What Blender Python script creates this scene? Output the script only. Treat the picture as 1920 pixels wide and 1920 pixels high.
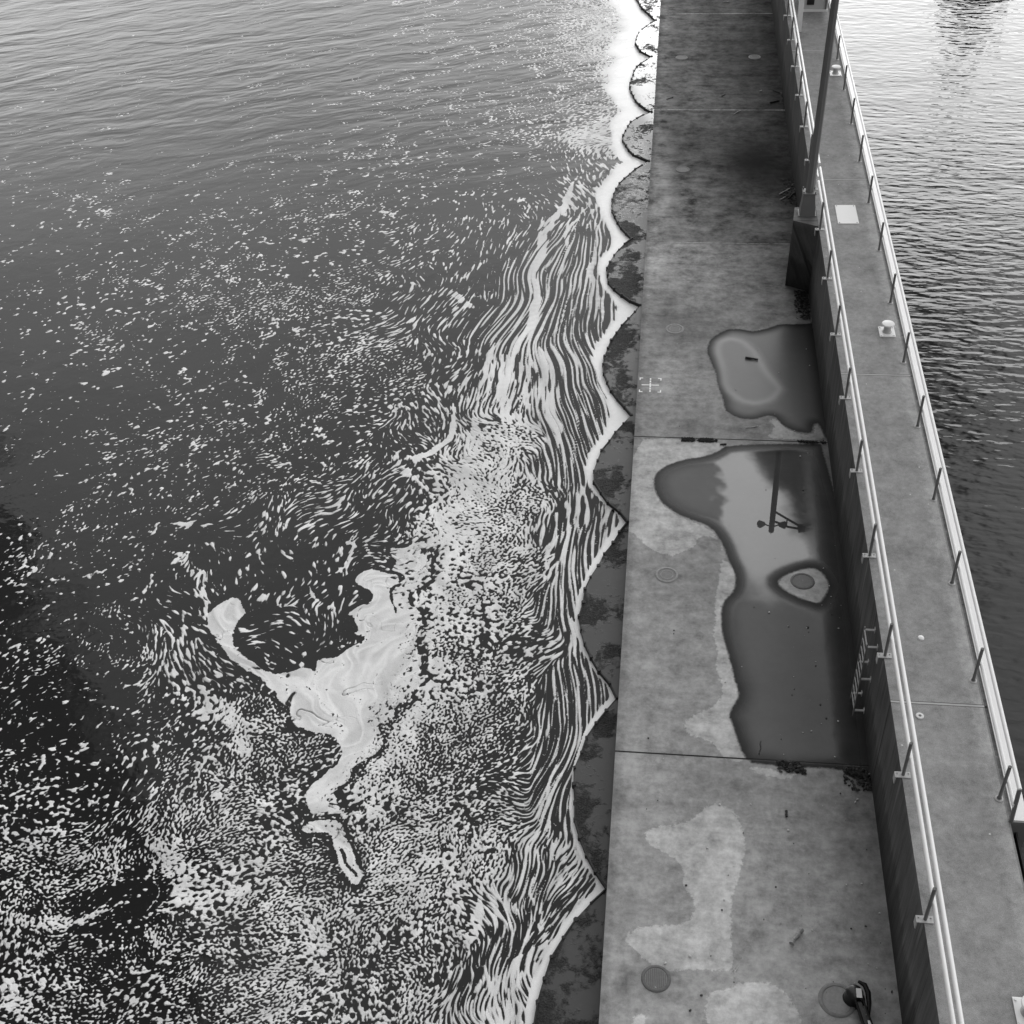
import bpy, bmesh, math, random
import numpy as np, math
from mathutils import Matrix, Vector
for o in list(bpy.data.objects): bpy.data.objects.remove(o)
SC=bpy.context.scene; COL=SC.collection
RAD=math.radians
# ------------------------------------------------------------------ camera
CAM_LOC=[0.6901, 0.0, 24.5502]
CAM_EULER=(0.859715,0.0,0.000000)
CAM_YAW,CAM_PITCH,CAM_ROLL=0.147669,0.859715,-0.057520
FOCAL=36*2356.258/1920
cam=bpy.data.cameras.new('camera'); co=bpy.data.objects.new('camera',cam); COL.objects.link(co)
cam.sensor_width=36; cam.sensor_fit='HORIZONTAL'; cam.lens=FOCAL; cam.clip_end=3000; cam.clip_start=.1
co.matrix_world=Matrix.Translation(CAM_LOC)@Matrix.Rotation(CAM_YAW,4,'Z')@Matrix.Rotation(CAM_PITCH,4,'X')@Matrix.Rotation(CAM_ROLL,4,'Z')
SC.camera=co
SC.view_settings.view_transform='Standard'; SC.view_settings.look='None'; SC.view_settings.exposure=0.34; SC.view_settings.gamma=1
SC.render.resolution_x=SC.render.resolution_y=1024
# ------------------------------------------------------------------ node helper
class V:
    """tiny expression wrapper round shader math nodes"""
    def __init__(s,t,sock): s.t=t; s.s=sock
    def m(s,op,*a,clamp=False):
        n=s.t.nodes.new('ShaderNodeMath'); n.operation=op; n.use_clamp=clamp
        for i,x in enumerate((s,)+a):
            if isinstance(x,V): s.t.links.new(x.s,n.inputs[i])
            else: n.inputs[i].default_value=x
        return V(s.t,n.outputs[0])
    def __add__(s,o): return s.m('ADD',o)
    __radd__=__add__
    def __sub__(s,o): return s.m('SUBTRACT',o)
    def __rsub__(s,o): return (s*-1)+o
    def __mul__(s,o): return s.m('MULTIPLY',o)
    __rmul__=__mul__
    def __truediv__(s,o): return s.m('DIVIDE',o)
    def clamp(s): return s.m('ADD',0,clamp=True)
    def step(s,a,b,o0=0,o1=1):
        n=s.t.nodes.new('ShaderNodeMapRange'); n.interpolation_type='SMOOTHSTEP'
        s.t.links.new(s.s,n.inputs[0])
        if a>b: a,b,o0,o1=b,a,o1,o0
        for i,x in ((1,a),(2,b),(3,o0),(4,o1)): n.inputs[i].default_value=x
        return V(s.t,n.outputs[0])
    def mix(s,a,b):   # s = factor
        a=a if isinstance(a,V) else s*0+a
        return a+(b-a)*s if isinstance(b,V) else a+(a*-1+b)*s
class T:
    def __init__(s,tree): s.t=tree
    def node(s,k,**kw):
        n=s.t.nodes.new(k)
        for a,b in kw.items(): setattr(n,a,b)
        return n
    def attr(s,name): n=s.node('ShaderNodeAttribute',attribute_name=name); return V(s.t,n.outputs['Fac'])
    def pos(s):
        g=s.node('ShaderNodeNewGeometry'); x=s.node('ShaderNodeSeparateXYZ'); s.t.links.new(g.outputs['Position'],x.inputs[0])
        return [V(s.t,x.outputs[i]) for i in range(3)]
    def vec(s,x,y,z=0):
        c=s.node('ShaderNodeCombineXYZ')
        for i,q in enumerate((x,y,z)):
            if isinstance(q,V): s.t.links.new(q.s,c.inputs[i])
            else: c.inputs[i].default_value=q
        return c.outputs[0]
    def noise(s,v,scale,detail=3,rough=.55,dist=0.):
        n=s.node('ShaderNodeTexNoise'); n.inputs['Scale'].default_value=scale; n.inputs['Detail'].default_value=detail
        n.inputs['Roughness'].default_value=rough; n.inputs['Distortion'].default_value=dist
        if v is not None: s.t.links.new(v,n.inputs['Vector'])
        return V(s.t,n.outputs['Fac'])-.5
    def voro(s,v,scale,rand=1.):
        n=s.node('ShaderNodeTexVoronoi'); n.inputs['Scale'].default_value=scale; n.inputs['Randomness'].default_value=rand
        s.t.links.new(v,n.inputs['Vector']); return V(s.t,n.outputs['Distance']),n.outputs['Color']
    def grey(s,v):
        c=s.node('ShaderNodeCombineColor')
        for i in range(3): s.t.links.new(v.s,c.inputs[i])
        return c.outputs[0]
    def bump(s,h,strength=1.,dist=1.):
        b=s.node('ShaderNodeBump'); s.t.links.new(h.s,b.inputs['Height']); b.inputs['Distance'].default_value=dist
        if isinstance(strength,V): s.t.links.new(strength.s,b.inputs['Strength'])
        else: b.inputs['Strength'].default_value=strength
        return b.outputs[0]
    def bsdf(s,col,rough,normal=None,ior=1.45,metal=0.,spec=.5):
        n=s.node('ShaderNodeBsdfPrincipled')
        for k,x in (('Base Color',col),('Roughness',rough),('Metallic',metal),('IOR',ior),('Specular IOR Level',spec)):
            if k=='Base Color':
                if isinstance(x,V): s.t.links.new(s.grey(x),n.inputs[k])
                else: n.inputs[k].default_value=(x,x,x,1)
            elif isinstance(x,V): s.t.links.new(x.s,n.inputs[k])
            else: n.inputs[k].default_value=x
        if normal is not None: s.t.links.new(normal,n.inputs['Normal'])
        return n.outputs[0]
    def out(s,sh): o=s.node('ShaderNodeOutputMaterial'); s.t.links.new(sh,o.inputs[0])
def newmat(name):
    m=bpy.data.materials.new(name); m.use_nodes=True; m.node_tree.nodes.clear(); return m,T(m.node_tree)
# ------------------------------------------------------------------ sky and sun
SUN_EL,SUN_AZ=RAD(17),RAD(11)
w=bpy.data.worlds.new('World'); SC.world=w; w.use_nodes=True; w.node_tree.nodes.clear(); t=T(w.node_tree)
sky=t.node('ShaderNodeTexSky',sky_type='NISHITA',sun_disc=False,sun_elevation=SUN_EL,sun_rotation=SUN_AZ)
bw=t.node('ShaderNodeRGBToBW'); w.node_tree.links.new(sky.outputs[0],bw.inputs[0]); clear=V(w.node_tree,bw.outputs[0])
tc=t.node('ShaderNodeTexCoord'); sp=t.node('ShaderNodeSeparateXYZ'); w.node_tree.links.new(tc.outputs['Generated'],sp.inputs[0])
dx,dy,dz=[V(w.node_tree,sp.outputs[i]) for i in range(3)]
zz=dz.m('MAXIMUM',.06); u=dx/zz; v=dy/zz; az=u/v.m('MAXIMUM',.3)
pv=t.vec(u,v)
n1=t.noise(pv,2.2,5,.6); n2=t.noise(pv,9,4,.6); n3=t.noise(pv,.9,3,.5)
front=dy.step(-.1,.35)
cloud=.98+n1*.9+n3*.8
glow=v.step(1.7,3.0)*front; soft=v.step(.7,2.6)*front*az.step(.05,-.1)
g2=(az-.2)/.33; g2=(g2*g2*-1).m('EXPONENT')
g3=(az+.62)/.22; g3=(g3*g3*-1).m('EXPONENT')
g4=(az+.025)/.045; g4=(g4*g4*-1).m('EXPONENT')
bright=glow*(.15+g2*.4+g3*.3+g4*2.0)*(1+n1*.9)+soft*.75
edge=n2*.12+n1*.1
patch=(u+edge).step(.068,.085)*(u+v*.25+edge*.6).step(.465,.44)*(v+edge).step(1.0,1.06)*(v+edge).step(1.5,1.3)*front
shade=(u+v*.25+edge*.6).step(.44,.475)*u.step(.4,.3)*v.step(.85,1.0)*v.step(1.6,1.4)*front
L=(cloud+bright)*(1-shade*.85)+patch*2.9+az.step(.24,.33)*v.step(.5,.9)*v.step(2.1,1.5)*front*.7
hole=(v+u*1.38+n2*.34+n1*.5).step(.03,-.05)
L=hole.mix(L,.22+n1*.2)
L=L.m('MAXIMUM',.05)
bgc=L*9.4+clear*.04
bg=t.node('ShaderNodeBackground'); bg.inputs['Strength'].default_value=.1
w.node_tree.links.new(t.grey(bgc),bg.inputs['Color']); wo=t.node('ShaderNodeOutputWorld'); w.node_tree.links.new(bg.outputs[0],wo.inputs[0])
sl=bpy.data.lights.new('sun','SUN'); sl.energy=.5; sl.angle=RAD(26); so=bpy.data.objects.new('sun',sl); COL.objects.link(so)
sd=Vector((math.sin(SUN_AZ)*math.cos(SUN_EL),math.cos(SUN_AZ)*math.cos(SUN_EL),math.sin(SUN_EL)))
so.rotation_euler=sd.to_track_quat('Z','Y').to_euler(); so.location=(0,60,60)
# ------------------------------------------------------------------ traced data (world metres)
STREAM=[[(-3.5,53.2),(-3.5,49.1),(-4,47.2),(-4.3,45.4),(-4.3,43.3),(-4,41.3),(-4.3,39.4),(-4.5,37.6),(-4.6,35.6),(-4.8,33.8),(-5.2,31.7),(-5.3,29.3),(-5.5,27.3),(-5.8,25.9)],[(-2.4,48.2),(-2.1,43.8),(-1.7,40.6),(-1.6,37.1),(-1.5,33.9),(-1.7,31.1),(-1.8,28.5),(-2,26.1),(-2.1,24),(-1.9,21.7),(-1.8,19.6),(-2,17.7),(-2.2,16.1),(-2.4,14.6),(-2.6,12.8)],[(-1.7,47.3),(-1.8,43.8),(-1.4,39.9),(-1.4,36.8),(-1.2,34.9),(-1.3,31.9),(-1.3,30),(-1,28.3),(-1.3,26.4),(-1.4,24.7),(-1.2,23.1),(-0.9,22),(-1.1,20.5),(-1.2,18.8),(-0.9,17.5),(-0.6,16.5),(-1,15.6),(-1.4,14.4),(-1.6,13.1)],[(-3.6,38),(-3.2,36.7),(-3.2,35.4),(-2.9,33.9),(-2.4,32.1),(-2.4,30),(-2.5,28),(-2.6,25.7),(-2.6,23.6)],[(-26.7,43.8),(-25,45.5),(-22.3,47.7),(-19.3,49.8)],[(-24.3,38.2),(-22.4,40),(-19.3,42.3),(-16.6,44.6)],[(-22.2,33.5),(-20.7,35),(-17.8,37.8),(-15.4,40.1)],[(-20.4,29.5),(-19,31.2),(-16.7,33.5),(-14.8,35.8)],[(-18.2,26),(-17.3,28.1),(-16,30.3),(-14.5,32.4)],[(-16.8,23.4),(-15.6,25.3),(-14.4,27.5),(-12.9,29.4)],[(-15.8,20.7),(-15,22.1),(-14.3,23.8)],[(-15.1,18.6),(-14.2,19.3),(-13.5,20.5)],[(-14.6,17.3),(-13.7,17.9),(-12.8,18.4)],[(-36.5,66.1),(-30.8,67.6),(-25.6,70.9)],[(-33.3,58.9),(-28.6,61.6),(-22.4,65.3)],[(-27.3,51.2),(-23.2,54),(-18.4,57.7)],[(-15.7,45.5),(-13.5,47.9),(-10.8,51)],[(-13.3,41),(-11.2,43.1),(-9.1,46.2)],[(-12.4,37.3),(-10.4,39.5),(-8.5,42.3)],[(-12.7,34),(-10.9,36),(-9.1,38.9),(-8.3,41.1)],[(-16,56.5),(-12.1,58.4),(-8.7,60.4)],[(-17.8,64.5),(-12.4,66.7),(-8.2,67.5)],[(-11.2,53.1),(-8.3,53.7),(-5.9,54.3)],[(-6.4,64.5),(-5,60.4),(-4,55.5)],[(-3.8,72.3),(-3.4,64.5),(-3.2,57.9),(-3.1,53.3)],[(-6.1,34.9),(-6.2,32.8),(-6.8,31.1),(-7.4,29.4),(-8,27.6),(-8.8,25.9)],[(-8.1,33.6),(-8.8,31.5),(-9.7,29.3),(-10.6,27.2)],[(-10,34.7),(-10.8,32.3),(-11.6,30),(-12.4,27.8)],[(-6.2,27.7),(-6.8,26.3),(-7.3,25.6),(-7.4,24.5)],[(-12.2,27.1),(-13.5,27.3),(-13.5,26.3),(-12.9,25.2),(-12,24.2),(-11.8,22.9),(-11.7,21.7),(-10.9,20.7),(-10,19.5),(-9.1,18.7),(-8,18.3)],[(-11.2,24.5),(-11.4,23.6),(-10.8,22.7),(-9.8,21.9),(-8.7,21),(-7.8,20.2),(-7,19.4),(-7.1,18.4),(-7.2,17.9)],[(-7,24.1),(-7.1,22.9),(-7.4,21.9),(-7.8,20.9)],[(-6,23.3),(-6,21.8),(-6.4,20.5),(-6.7,19.2),(-6.9,17.9)],[(-5.2,25.5),(-5.2,23.4),(-5.2,21.5),(-5.6,19.7),(-6,18.3),(-6.1,17)],[(-4.8,27.8),(-4.6,25.1),(-3.9,22.7),(-4,20.1),(-4.5,18.1),(-5,16.3),(-5.1,14.6),(-5.3,13.1)],[(-3.5,27.9),(-3.2,25.2),(-2.9,22.4),(-3,19.8),(-3.3,17.9),(-3.7,16.1),(-3.9,14.4),(-4.1,12.9)],[(-7.1,17.1),(-6.6,17.2),(-6.1,16.5),(-5.8,15.8)],[(-13.1,21.1),(-12.7,19.5),(-12.2,18.3),(-11.9,17.2),(-11.6,16)],[(-11.3,17.6),(-10.9,16.4),(-10.3,15.5),(-9.2,14.9),(-8.1,15.2)],[(-8.1,18.8),(-8.7,17.9),(-9.4,17.3),(-10,16.7)],[(-6.6,15.8),(-7.5,16.2),(-8.5,16.6),(-9.5,16.8)],[(-13.8,14.4),(-12.7,14.2),(-11.4,14.3),(-11,14.6)],[(-13.3,13.1),(-12.1,13.3),(-10.6,13.3),(-9.3,13.1)],[(-12.5,11.9),(-11.2,12.3),(-9.6,12.6),(-8,12.6)],[(-7.7,14.1),(-6.6,13.7),(-5.6,13.5)],[(-14.4,15.8),(-13.3,16),(-12.3,16.4)],[(-9.3,24.8),(-8.8,25.3),(-8.3,24.4),(-8.6,23.6),(-9.4,23.9)]]
CP=[(-36.63,70.19,0.004,0.2),(-28.53,70.1,0.006,0.2),(-19.09,69.99,0.02,0.2),(-11.44,69.91,0.09,0.2),(-6.87,69.05,0.28,0.2),(-4.52,69.03,0.6,0.25),(-3.06,69.01,0.92,0.3),(-30.55,55.72,0.015,0.2),(-23.78,55.81,0.02,0.2),(-17.92,59,0.05,0.2),(-11.18,59.05,0.13,0.2),(-6.42,59.08,0.17,0.22),(-4.23,57.85,0.42,0.3),(-2.59,56.08,0.85,0.3),(-26.13,45.19,0.03,0.2),(-21.95,46.72,0.035,0.2),(-17.26,46.85,0.07,0.2),(-13.05,48.89,0.12,0.2),(-8.75,51.54,0.14,0.2),(-5.64,51.6,0.11,0.25),(-3.71,51.13,0.3,0.5),(-2.47,50.14,0.42,0.6),(-23.21,38.26,0.05,0.22),(-20.36,39.13,0.08,0.22),(-16.64,40.82,0.13,0.2),(-12.42,40.99,0.15,0.2),(-8.79,44.4,0.13,0.3),(-6.82,41.2,0.2,0.6),(-6.03,44.92,0.2,0.7),(-7.09,48.07,0.14,0.4),(-20.72,32.33,0.08,0.22),(-18.13,33.08,0.09,0.2),(-14.66,34.19,0.12,0.2),(-11.12,35.33,0.15,0.2),(-8.4,36.11,0.13,0.22),(-6.79,36.85,0.2,0.4),(-18.82,28.23,0.03,0.25),(-16.59,28.88,0.09,0.22),(-13.38,29.87,0.11,0.25),(-10.73,30.56,0.16,0.25),(-8.46,31.52,0.15,0.3),(-17.35,24.7,0.1,0.22),(-15.27,25.28,0.06,0.22),(-13.89,26.07,0.1,0.3),(-11.3,27.42,0.14,0.4),(-9.44,28.03,0.18,0.4),(-7.89,28.62,0.22,0.4),(-16.07,21.63,0.15,0.2),(-13.99,21.78,0.1,0.18),(-12.5,23.29,0.25,0.4),(-10.2,24.51,0.16,0.4),(-8.66,24.61,0.18,0.4),(-8.92,23.13,0.12,0.3),(-14.95,18.95,0.17,0.18),(-13,19.09,0.13,0.16),(-11.9,20.06,0.2,0.2),(-11.77,21.94,0.3,0.35),(-14.15,17.03,0.14,0.16),(-12.67,17.46,0.09,0.16),(-11.85,17.85,0.12,0.4),(-10.93,18.41,0.3,0.15),(-9.18,18.05,0.42,0.13),(-8.49,19.09,0.25,0.13),(-13.54,15.56,0.47,0.13),(-12.12,15.97,0.45,0.13),(-11.68,16.6,0.2,0.3),(-10.38,16.71,0.42,0.15),(-8.83,16.83,0.46,0.14),(-7.83,17.53,0.4,0.14),(-12.81,13.81,0.42,0.13),(-11.11,13.96,0.28,0.13),(-10.83,14.93,0.08,0.13),(-9.72,15.44,0.6,0.12),(-8.36,15.13,0.55,0.12),(-7.23,15.65,0.42,0.12),(-12.2,12.34,0.58,0.12),(-10.61,12.6,0.42,0.12),(-9.1,13.48,0.48,0.12),(-8.8,12.51,0.38,0.12),(-7.33,13.63,0.44,0.12),(-6.3,14.36,0.5,0.12),(-5.24,15.12,0.54,0.12),(-4.26,16.61,0.52,0.12),(-5.66,17.24,0.55,0.11),(-4.63,18.89,0.56,0.1),(-5.38,19.33,0.62,0.1),(-3.42,19.82,0.52,0.1),(-3.11,17.44,0.5,0.12),(-3.34,14.61,0.45,0.15),(-4.3,13.27,0.44,0.12),(-5.37,12.81,0.42,0.12),(-3.77,22.5,0.56,0.09),(-4.78,24.44,0.64,0.09),(-4.31,26.67,0.58,0.09),(-5.27,27.79,0.7,0.2),(-3.8,29.12,0.55,0.1),(-4.79,30.36,0.75,0.3),(-3.67,32.64,0.62,0.2),(-2.74,26.77,0.48,0.2),(-2.43,23.58,0.45,0.25),(-2.52,21.65,0.47,0.15),(-2.52,19.05,0.45,0.25),(-2.06,27.99,0.45,0.9),(-1.64,24.66,0.4,3),(-1.55,21.72,0.42,3),(-1.47,19.13,0.42,3),(-2.03,31.88,0.45,3),(-2.18,36.4,0.38,3),(-3.02,39.84,0.34,3),(-2.71,43.76,0.3,2.2),(-4.39,43.7,0.33,2.2),(-5.01,39.76,0.35,2),(-4.91,35.62,0.5,0.8),(-3.61,35.69,0.55,0.9),(-2.31,33.29,0.45,2),(-1.7,16.1,0.44,0.9),(-1.13,16.57,0.55,0.3),(-2.59,15.34,0.5,0.4),(-2.98,16.42,0.46,0.15),(-2,14.34,0.42,0.8),(-1.58,14.89,0.36,0.4),(-2.09,13.1,0.75,0.4),(-2.81,13.4,0.38,0.4),(-4.32,15.47,0.54,0.1),(-4.2,17.81,0.55,0.09),(-5.15,15.96,0.56,0.1),(-5.64,13.52,0.46,0.1),(-5.87,18.31,0.62,0.1),(-4.22,20.62,0.56,0.09),(-3.58,24.52,0.56,0.1),(-1.57,13.03,0.75,0.3),(-1.34,26.86,0.6,3),(-1.02,18.37,0.45,2)]
RIB=[([(-3.39,51.65),(-3.55,49.13),(-3.96,47.22),(-4.34,45.41),(-4.29,43.29),(-4,41.31),(-4.27,39.42),(-4.46,38.34),(-4.61,36.29),(-4.67,34.38)],0.351,0.97),([(-2.62,48.91),(-3.16,47.01),(-3.39,45.66),(-3.41,44.58)],0.178,0.9),([(-2.03,47.28),(-1.99,45.05),(-2.05,43.37),(-1.77,41.39),(-1.48,39.9)],0.256,0.85),([(-4.48,37.64),(-4.63,35.64),(-4.51,33.77),(-4.57,32.02)],0.36,0.93),([(-3.96,36.32),(-3.85,34.73),(-3.4,33.53)],0.22,0.9),([(-3.65,38.02),(-3.24,36.68),(-3.25,35.38),(-2.92,34.16),(-2.58,33.28),(-2.45,32.13)],0.325,0.95),([(-5.54,34.03),(-5.3,32.26),(-5.25,30.6),(-5.2,29.04),(-5.27,27.79),(-5.92,26.8)],0.561,0.9),([(-4.44,33.18),(-4.19,31.76),(-4.45,30.38),(-4.62,29.07)],0.574,0.82),([(-6.16,34.15),(-6.17,32.51),(-6.66,31.34),(-6.94,30.72)],0.243,1),([(-7.32,31.59),(-7.33,30.35),(-7.45,29.42)],0.341,0.75),([(-7.81,27.4),(-8.31,26.65),(-8.75,25.71)],0.144,0.9),([(-14.06,27.87),(-13.8,28.12),(-13.47,27.99),(-13.28,27.6)],0.154,1),([(-13.52,26.56),(-13.09,25.88),(-12.57,25.12),(-12.01,24.39),(-11.71,23.77)],0.225,0.7),([(-12.85,25.9),(-12.4,25.24),(-12.05,24.6)],0.129,0.85),([(-10.08,27.87),(-9.67,28.26)],0.133,0.9),([(-13.83,14.4),(-12.99,14.24),(-12.18,14.11),(-11.29,14.27)],0.295,0.72),([(-10.88,16.59),(-10.46,15.96),(-10.14,15.55),(-9.62,15.14),(-8.92,14.92),(-8.15,15.32)],0.475,0.82),([(-11.24,21.21),(-10.31,20.54),(-9.68,19.87),(-9.15,19.21)],0.572,0.82),([(-11.46,21.19),(-10.8,20.5),(-10.48,20.16)],0.38,0.7),([(-9.95,14.19),(-9.59,13.56)],0.335,0.7),([(-12.77,12.53),(-12.23,11.97)],0.573,0.75),([(-11.03,16.66),(-10.39,15.53)],0.134,0.95),([(-2.86,16),(-2.89,15.05),(-2.91,14.13)],0.301,0.92),([(-1.72,14.49),(-1.88,13.48),(-1.92,12.64)],0.559,0.88),([(-1.58,16.11),(-1.76,14.88)],0.124,0.9),([(-2.45,25.67),(-2.41,26.57),(-2.12,27.75)],0.156,0.9),([(-1.49,25.73),(-1.46,24.25),(-1.18,22.88)],0.178,0.8),([(-1.54,19.96),(-1.47,18.34),(-1.42,17.13)],0.119,0.85),([(-5.23,38.3),(-5.31,36.59),(-5.3,34.97)],0.304,0.8),([(-7.35,27.54),(-7.67,26.69),(-8.14,25.86)],0.128,0.8),([(-9.04,25.24),(-8.66,24.61),(-8.82,23.96)],0.139,0.9),([(-8.33,27.12),(-8.1,26.78)],0.192,1),([(-7.29,41.57),(-6.53,40.63)],0.533,0.72),([(-11.47,27.41),(-11.07,27.81)],0.083,0.9),([(-10.79,15.93),(-10.39,14.69)],0.066,0.9),([(-11.72,16.15),(-11.45,15.3)],0.081,0.9),([(-10.25,16.49),(-10.2,16.13)],0.189,0.95),([(-8.03,19.47),(-7.52,19.68),(-7.14,19.2)],0.224,0.6),([(-11.87,17.52),(-11.62,16.61)],0.097,0.8)]
POLY=[([(-11.15,24.69),(-11.02,24.6),(-10.94,24.47),(-10.84,24.24),(-10.82,24.05),(-10.86,23.81),(-10.87,23.63),(-10.85,23.39),(-10.81,23.22),(-10.73,22.99),(-10.62,22.84),(-10.44,22.66),(-10.3,22.51),(-10.12,22.33),(-9.94,22.19),(-9.65,22.04),(-9.4,21.96),(-9.05,21.92),(-8.8,21.94),(-8.49,22.01),(-8.33,22.02),(-8.23,21.98),(-8.21,22.03),(-8.23,22.23),(-8.23,22.35),(-8.2,22.49),(-8.11,22.58),(-7.92,22.67),(-7.77,22.76),(-7.57,22.89),(-7.47,23.03),(-7.41,23.23),(-7.46,23.38),(-7.63,23.55),(-7.64,23.64),(-7.48,23.7),(-7.44,23.84),(-7.5,24.14),(-7.58,24.3),(-7.71,24.41),(-7.66,24.5),(-7.38,24.61),(-7.22,24.74),(-7.08,24.94),(-7.07,25.06),(-7.18,25.16),(-7.28,25.24),(-7.44,25.35),(-7.51,25.46),(-7.51,25.66),(-7.45,25.78),(-7.3,25.9),(-7.14,25.93),(-6.89,25.89),(-6.74,25.83),(-6.61,25.71),(-6.54,25.72),(-6.5,25.85),(-6.58,25.97),(-6.84,26.16),(-6.97,26.34),(-7.05,26.62),(-7.03,26.8),(-6.9,26.98),(-6.7,27.11),(-6.32,27.25),(-6.08,27.25),(-5.86,27.1),(-5.77,26.79),(-5.77,26.15),(-5.79,25.7),(-5.84,25.2),(-5.81,24.68),(-5.67,23.87),(-5.53,23.34),(-5.32,22.8),(-5.25,22.38),(-5.28,21.84),(-5.36,21.47),(-5.53,21.04),(-5.67,20.72),(-5.87,20.3),(-6.02,20.02),(-6.19,19.72),(-6.3,19.45),(-6.42,19.06),(-6.51,18.8),(-6.64,18.52),(-6.69,18.3),(-6.69,18.03),(-6.64,17.83),(-6.48,17.58),(-6.51,17.47),(-6.72,17.43),(-6.89,17.45),(-7.09,17.52),(-7.21,17.61),(-7.32,17.78),(-7.36,17.92),(-7.35,18.12),(-7.3,18.3),(-7.18,18.56),(-7.11,18.78),(-7.07,19.06),(-7.11,19.25),(-7.26,19.44),(-7.42,19.57),(-7.66,19.7),(-7.8,19.83),(-7.93,20.05),(-8.05,20.16),(-8.22,20.21),(-8.36,20.33),(-8.54,20.57),(-8.7,20.78),(-8.95,21.11),(-9.16,21.33),(-9.47,21.57),(-9.73,21.75),(-10.08,21.96),(-10.34,22.15),(-10.64,22.4),(-10.87,22.62),(-11.17,22.94),(-11.37,23.2),(-11.56,23.53),(-11.64,23.77),(-11.64,24.04),(-11.6,24.23),(-11.5,24.41),(-11.4,24.54),(-11.26,24.67)],1.03,0.18),([(-7.23,17.17),(-7.14,17.23),(-7.01,17.26),(-6.79,17.26),(-6.63,17.22),(-6.42,17.13),(-6.27,16.98),(-6.09,16.71),(-5.96,16.52),(-5.8,16.29),(-5.71,16.1),(-5.64,15.87),(-5.62,15.73),(-5.66,15.61),(-5.73,15.57),(-5.85,15.6),(-5.95,15.7),(-6.07,15.93),(-6.17,16.11),(-6.31,16.34),(-6.43,16.52),(-6.61,16.74),(-6.75,16.86),(-6.95,16.94),(-7.08,17.01),(-7.22,17.1)],1.03,0.1),([(-6.74,26.96),(-6.38,27.51),(-6.06,27.96),(-5.6,28.54),(-5.23,28.78),(-4.77,28.81),(-4.45,28.44),(-4.11,27.52),(-4.08,26.74),(-4.34,25.72),(-4.49,24.94),(-4.61,23.99),(-4.56,23.28),(-4.31,22.42),(-4.26,21.76),(-4.38,20.93),(-4.55,20.33),(-4.86,19.63),(-5.09,19.13),(-5.37,18.56),(-5.51,18.09),(-5.62,17.47),(-5.78,17.16),(-6.11,16.97),(-6.32,17.11),(-6.56,17.7),(-6.58,18.32),(-6.38,19.35),(-6.16,20.2),(-5.82,21.33),(-5.76,22.42),(-5.97,24.09),(-6.23,25.2),(-6.69,26.3)],0.84,1.3)]
SLITS=[([(-6.24,16.44),(-6.02,16.17),(-5.77,15.79)],0.065),([(-6.65,25.95),(-6.36,25.64),(-6.33,25.2),(-6.46,24.86),(-6.44,24.33)],0.063),([(-6.79,17.92),(-6.56,17.81),(-6.39,17.64)],0.04),([(-6.29,17.03),(-5.91,16.47),(-5.6,15.92)],0.053)]
STIR=[(-7.29,25.58,2.03,0.7),(-13.59,28.28,1.72,0.7),(-7.47,26.47,1.91,0.6),(-7.21,19.53,2.51,0.55),(-11.18,17.9,2.25,0.8),(-9.97,15.42,2,0.6),(-7.41,29.68,1.86,0.6),(-9.06,26.37,1.76,0.6),(-1.9,13.48,1.09,0.9),(-0.86,16.31,0.76,0.5)]
PILE=[(-2.03,79.61),(-1.73,75.8),(-1.35,74),(-1.01,72.7),(-0.21,70.84),(-0.91,69.63),(-1.16,68.6),(-1.23,67.29),(-0.95,66.46),(-0.31,65.57),(-0.89,64.63),(-1.17,63.43),(-1.31,62.05),(-1.22,61.05),(-0.94,59.89),(-0.44,58.94),(-0.12,58.57),(-0.67,58.07),(-1.15,57.28),(-1.35,56.09),(-1.34,55.4),(-1.16,54.66),(-0.77,53.84),(-0.1,53.25),(-0.71,52.33),(-1.25,51.18),(-1.55,50.16),(-1.59,49.18),(-1.46,48.22),(-1.07,47.07),(-0.6,46.14),(-1,45.52),(-1.38,44.43),(-1.52,43.59),(-1.4,42.78),(-1.05,42),(-0.62,41.44),(-0.08,41.04),(-0.74,39.57),(-1.15,38.13),(-1.3,37.1),(-1.14,36.13),(-0.72,35.04),(-0.16,34.09),(-0.7,32.94),(-1.08,31.93),(-1.22,31.1),(-1.15,30.44),(-0.79,29.68),(-0.36,29.2),(-0.06,28.67),(-0.52,27.61),(-0.92,26.44),(-1.17,25.54),(-1.24,24.68),(-1.13,23.87),(-0.87,23.19),(-0.59,22.63),(-0.24,22.19),(-0.05,21.68),(-0.46,20.99),(-0.7,20.45),(-0.86,19.93),(-0.96,19.34),(-0.97,18.69),(-0.93,18.22),(-0.81,17.62),(-0.68,17.19),(-0.46,16.7),(-0.19,16.36),(-0.02,16.03),(-0.39,15.59),(-0.77,15.03),(-1.02,14.49),(-1.2,13.97),(-1.31,13.47),(-1.37,13.04),(-1.37,12.58),(-1.3,12.02),(-1.13,11.38),(-0.87,10.87),(-0.52,10.39),(-0.07,9.85)]
CUSPW=[(-0.21,70.84,0.9),(-0.31,65.57,0.8),(-0.12,58.57,1),(-0.1,53.25,0.9),(-0.6,46.14,0.9),(-0.08,41.04,1),(-0.16,34.09,0.85),(-0.06,28.67,0.35),(-0.05,21.68,0.25),(-0.02,16.03,0.3)]
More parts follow.
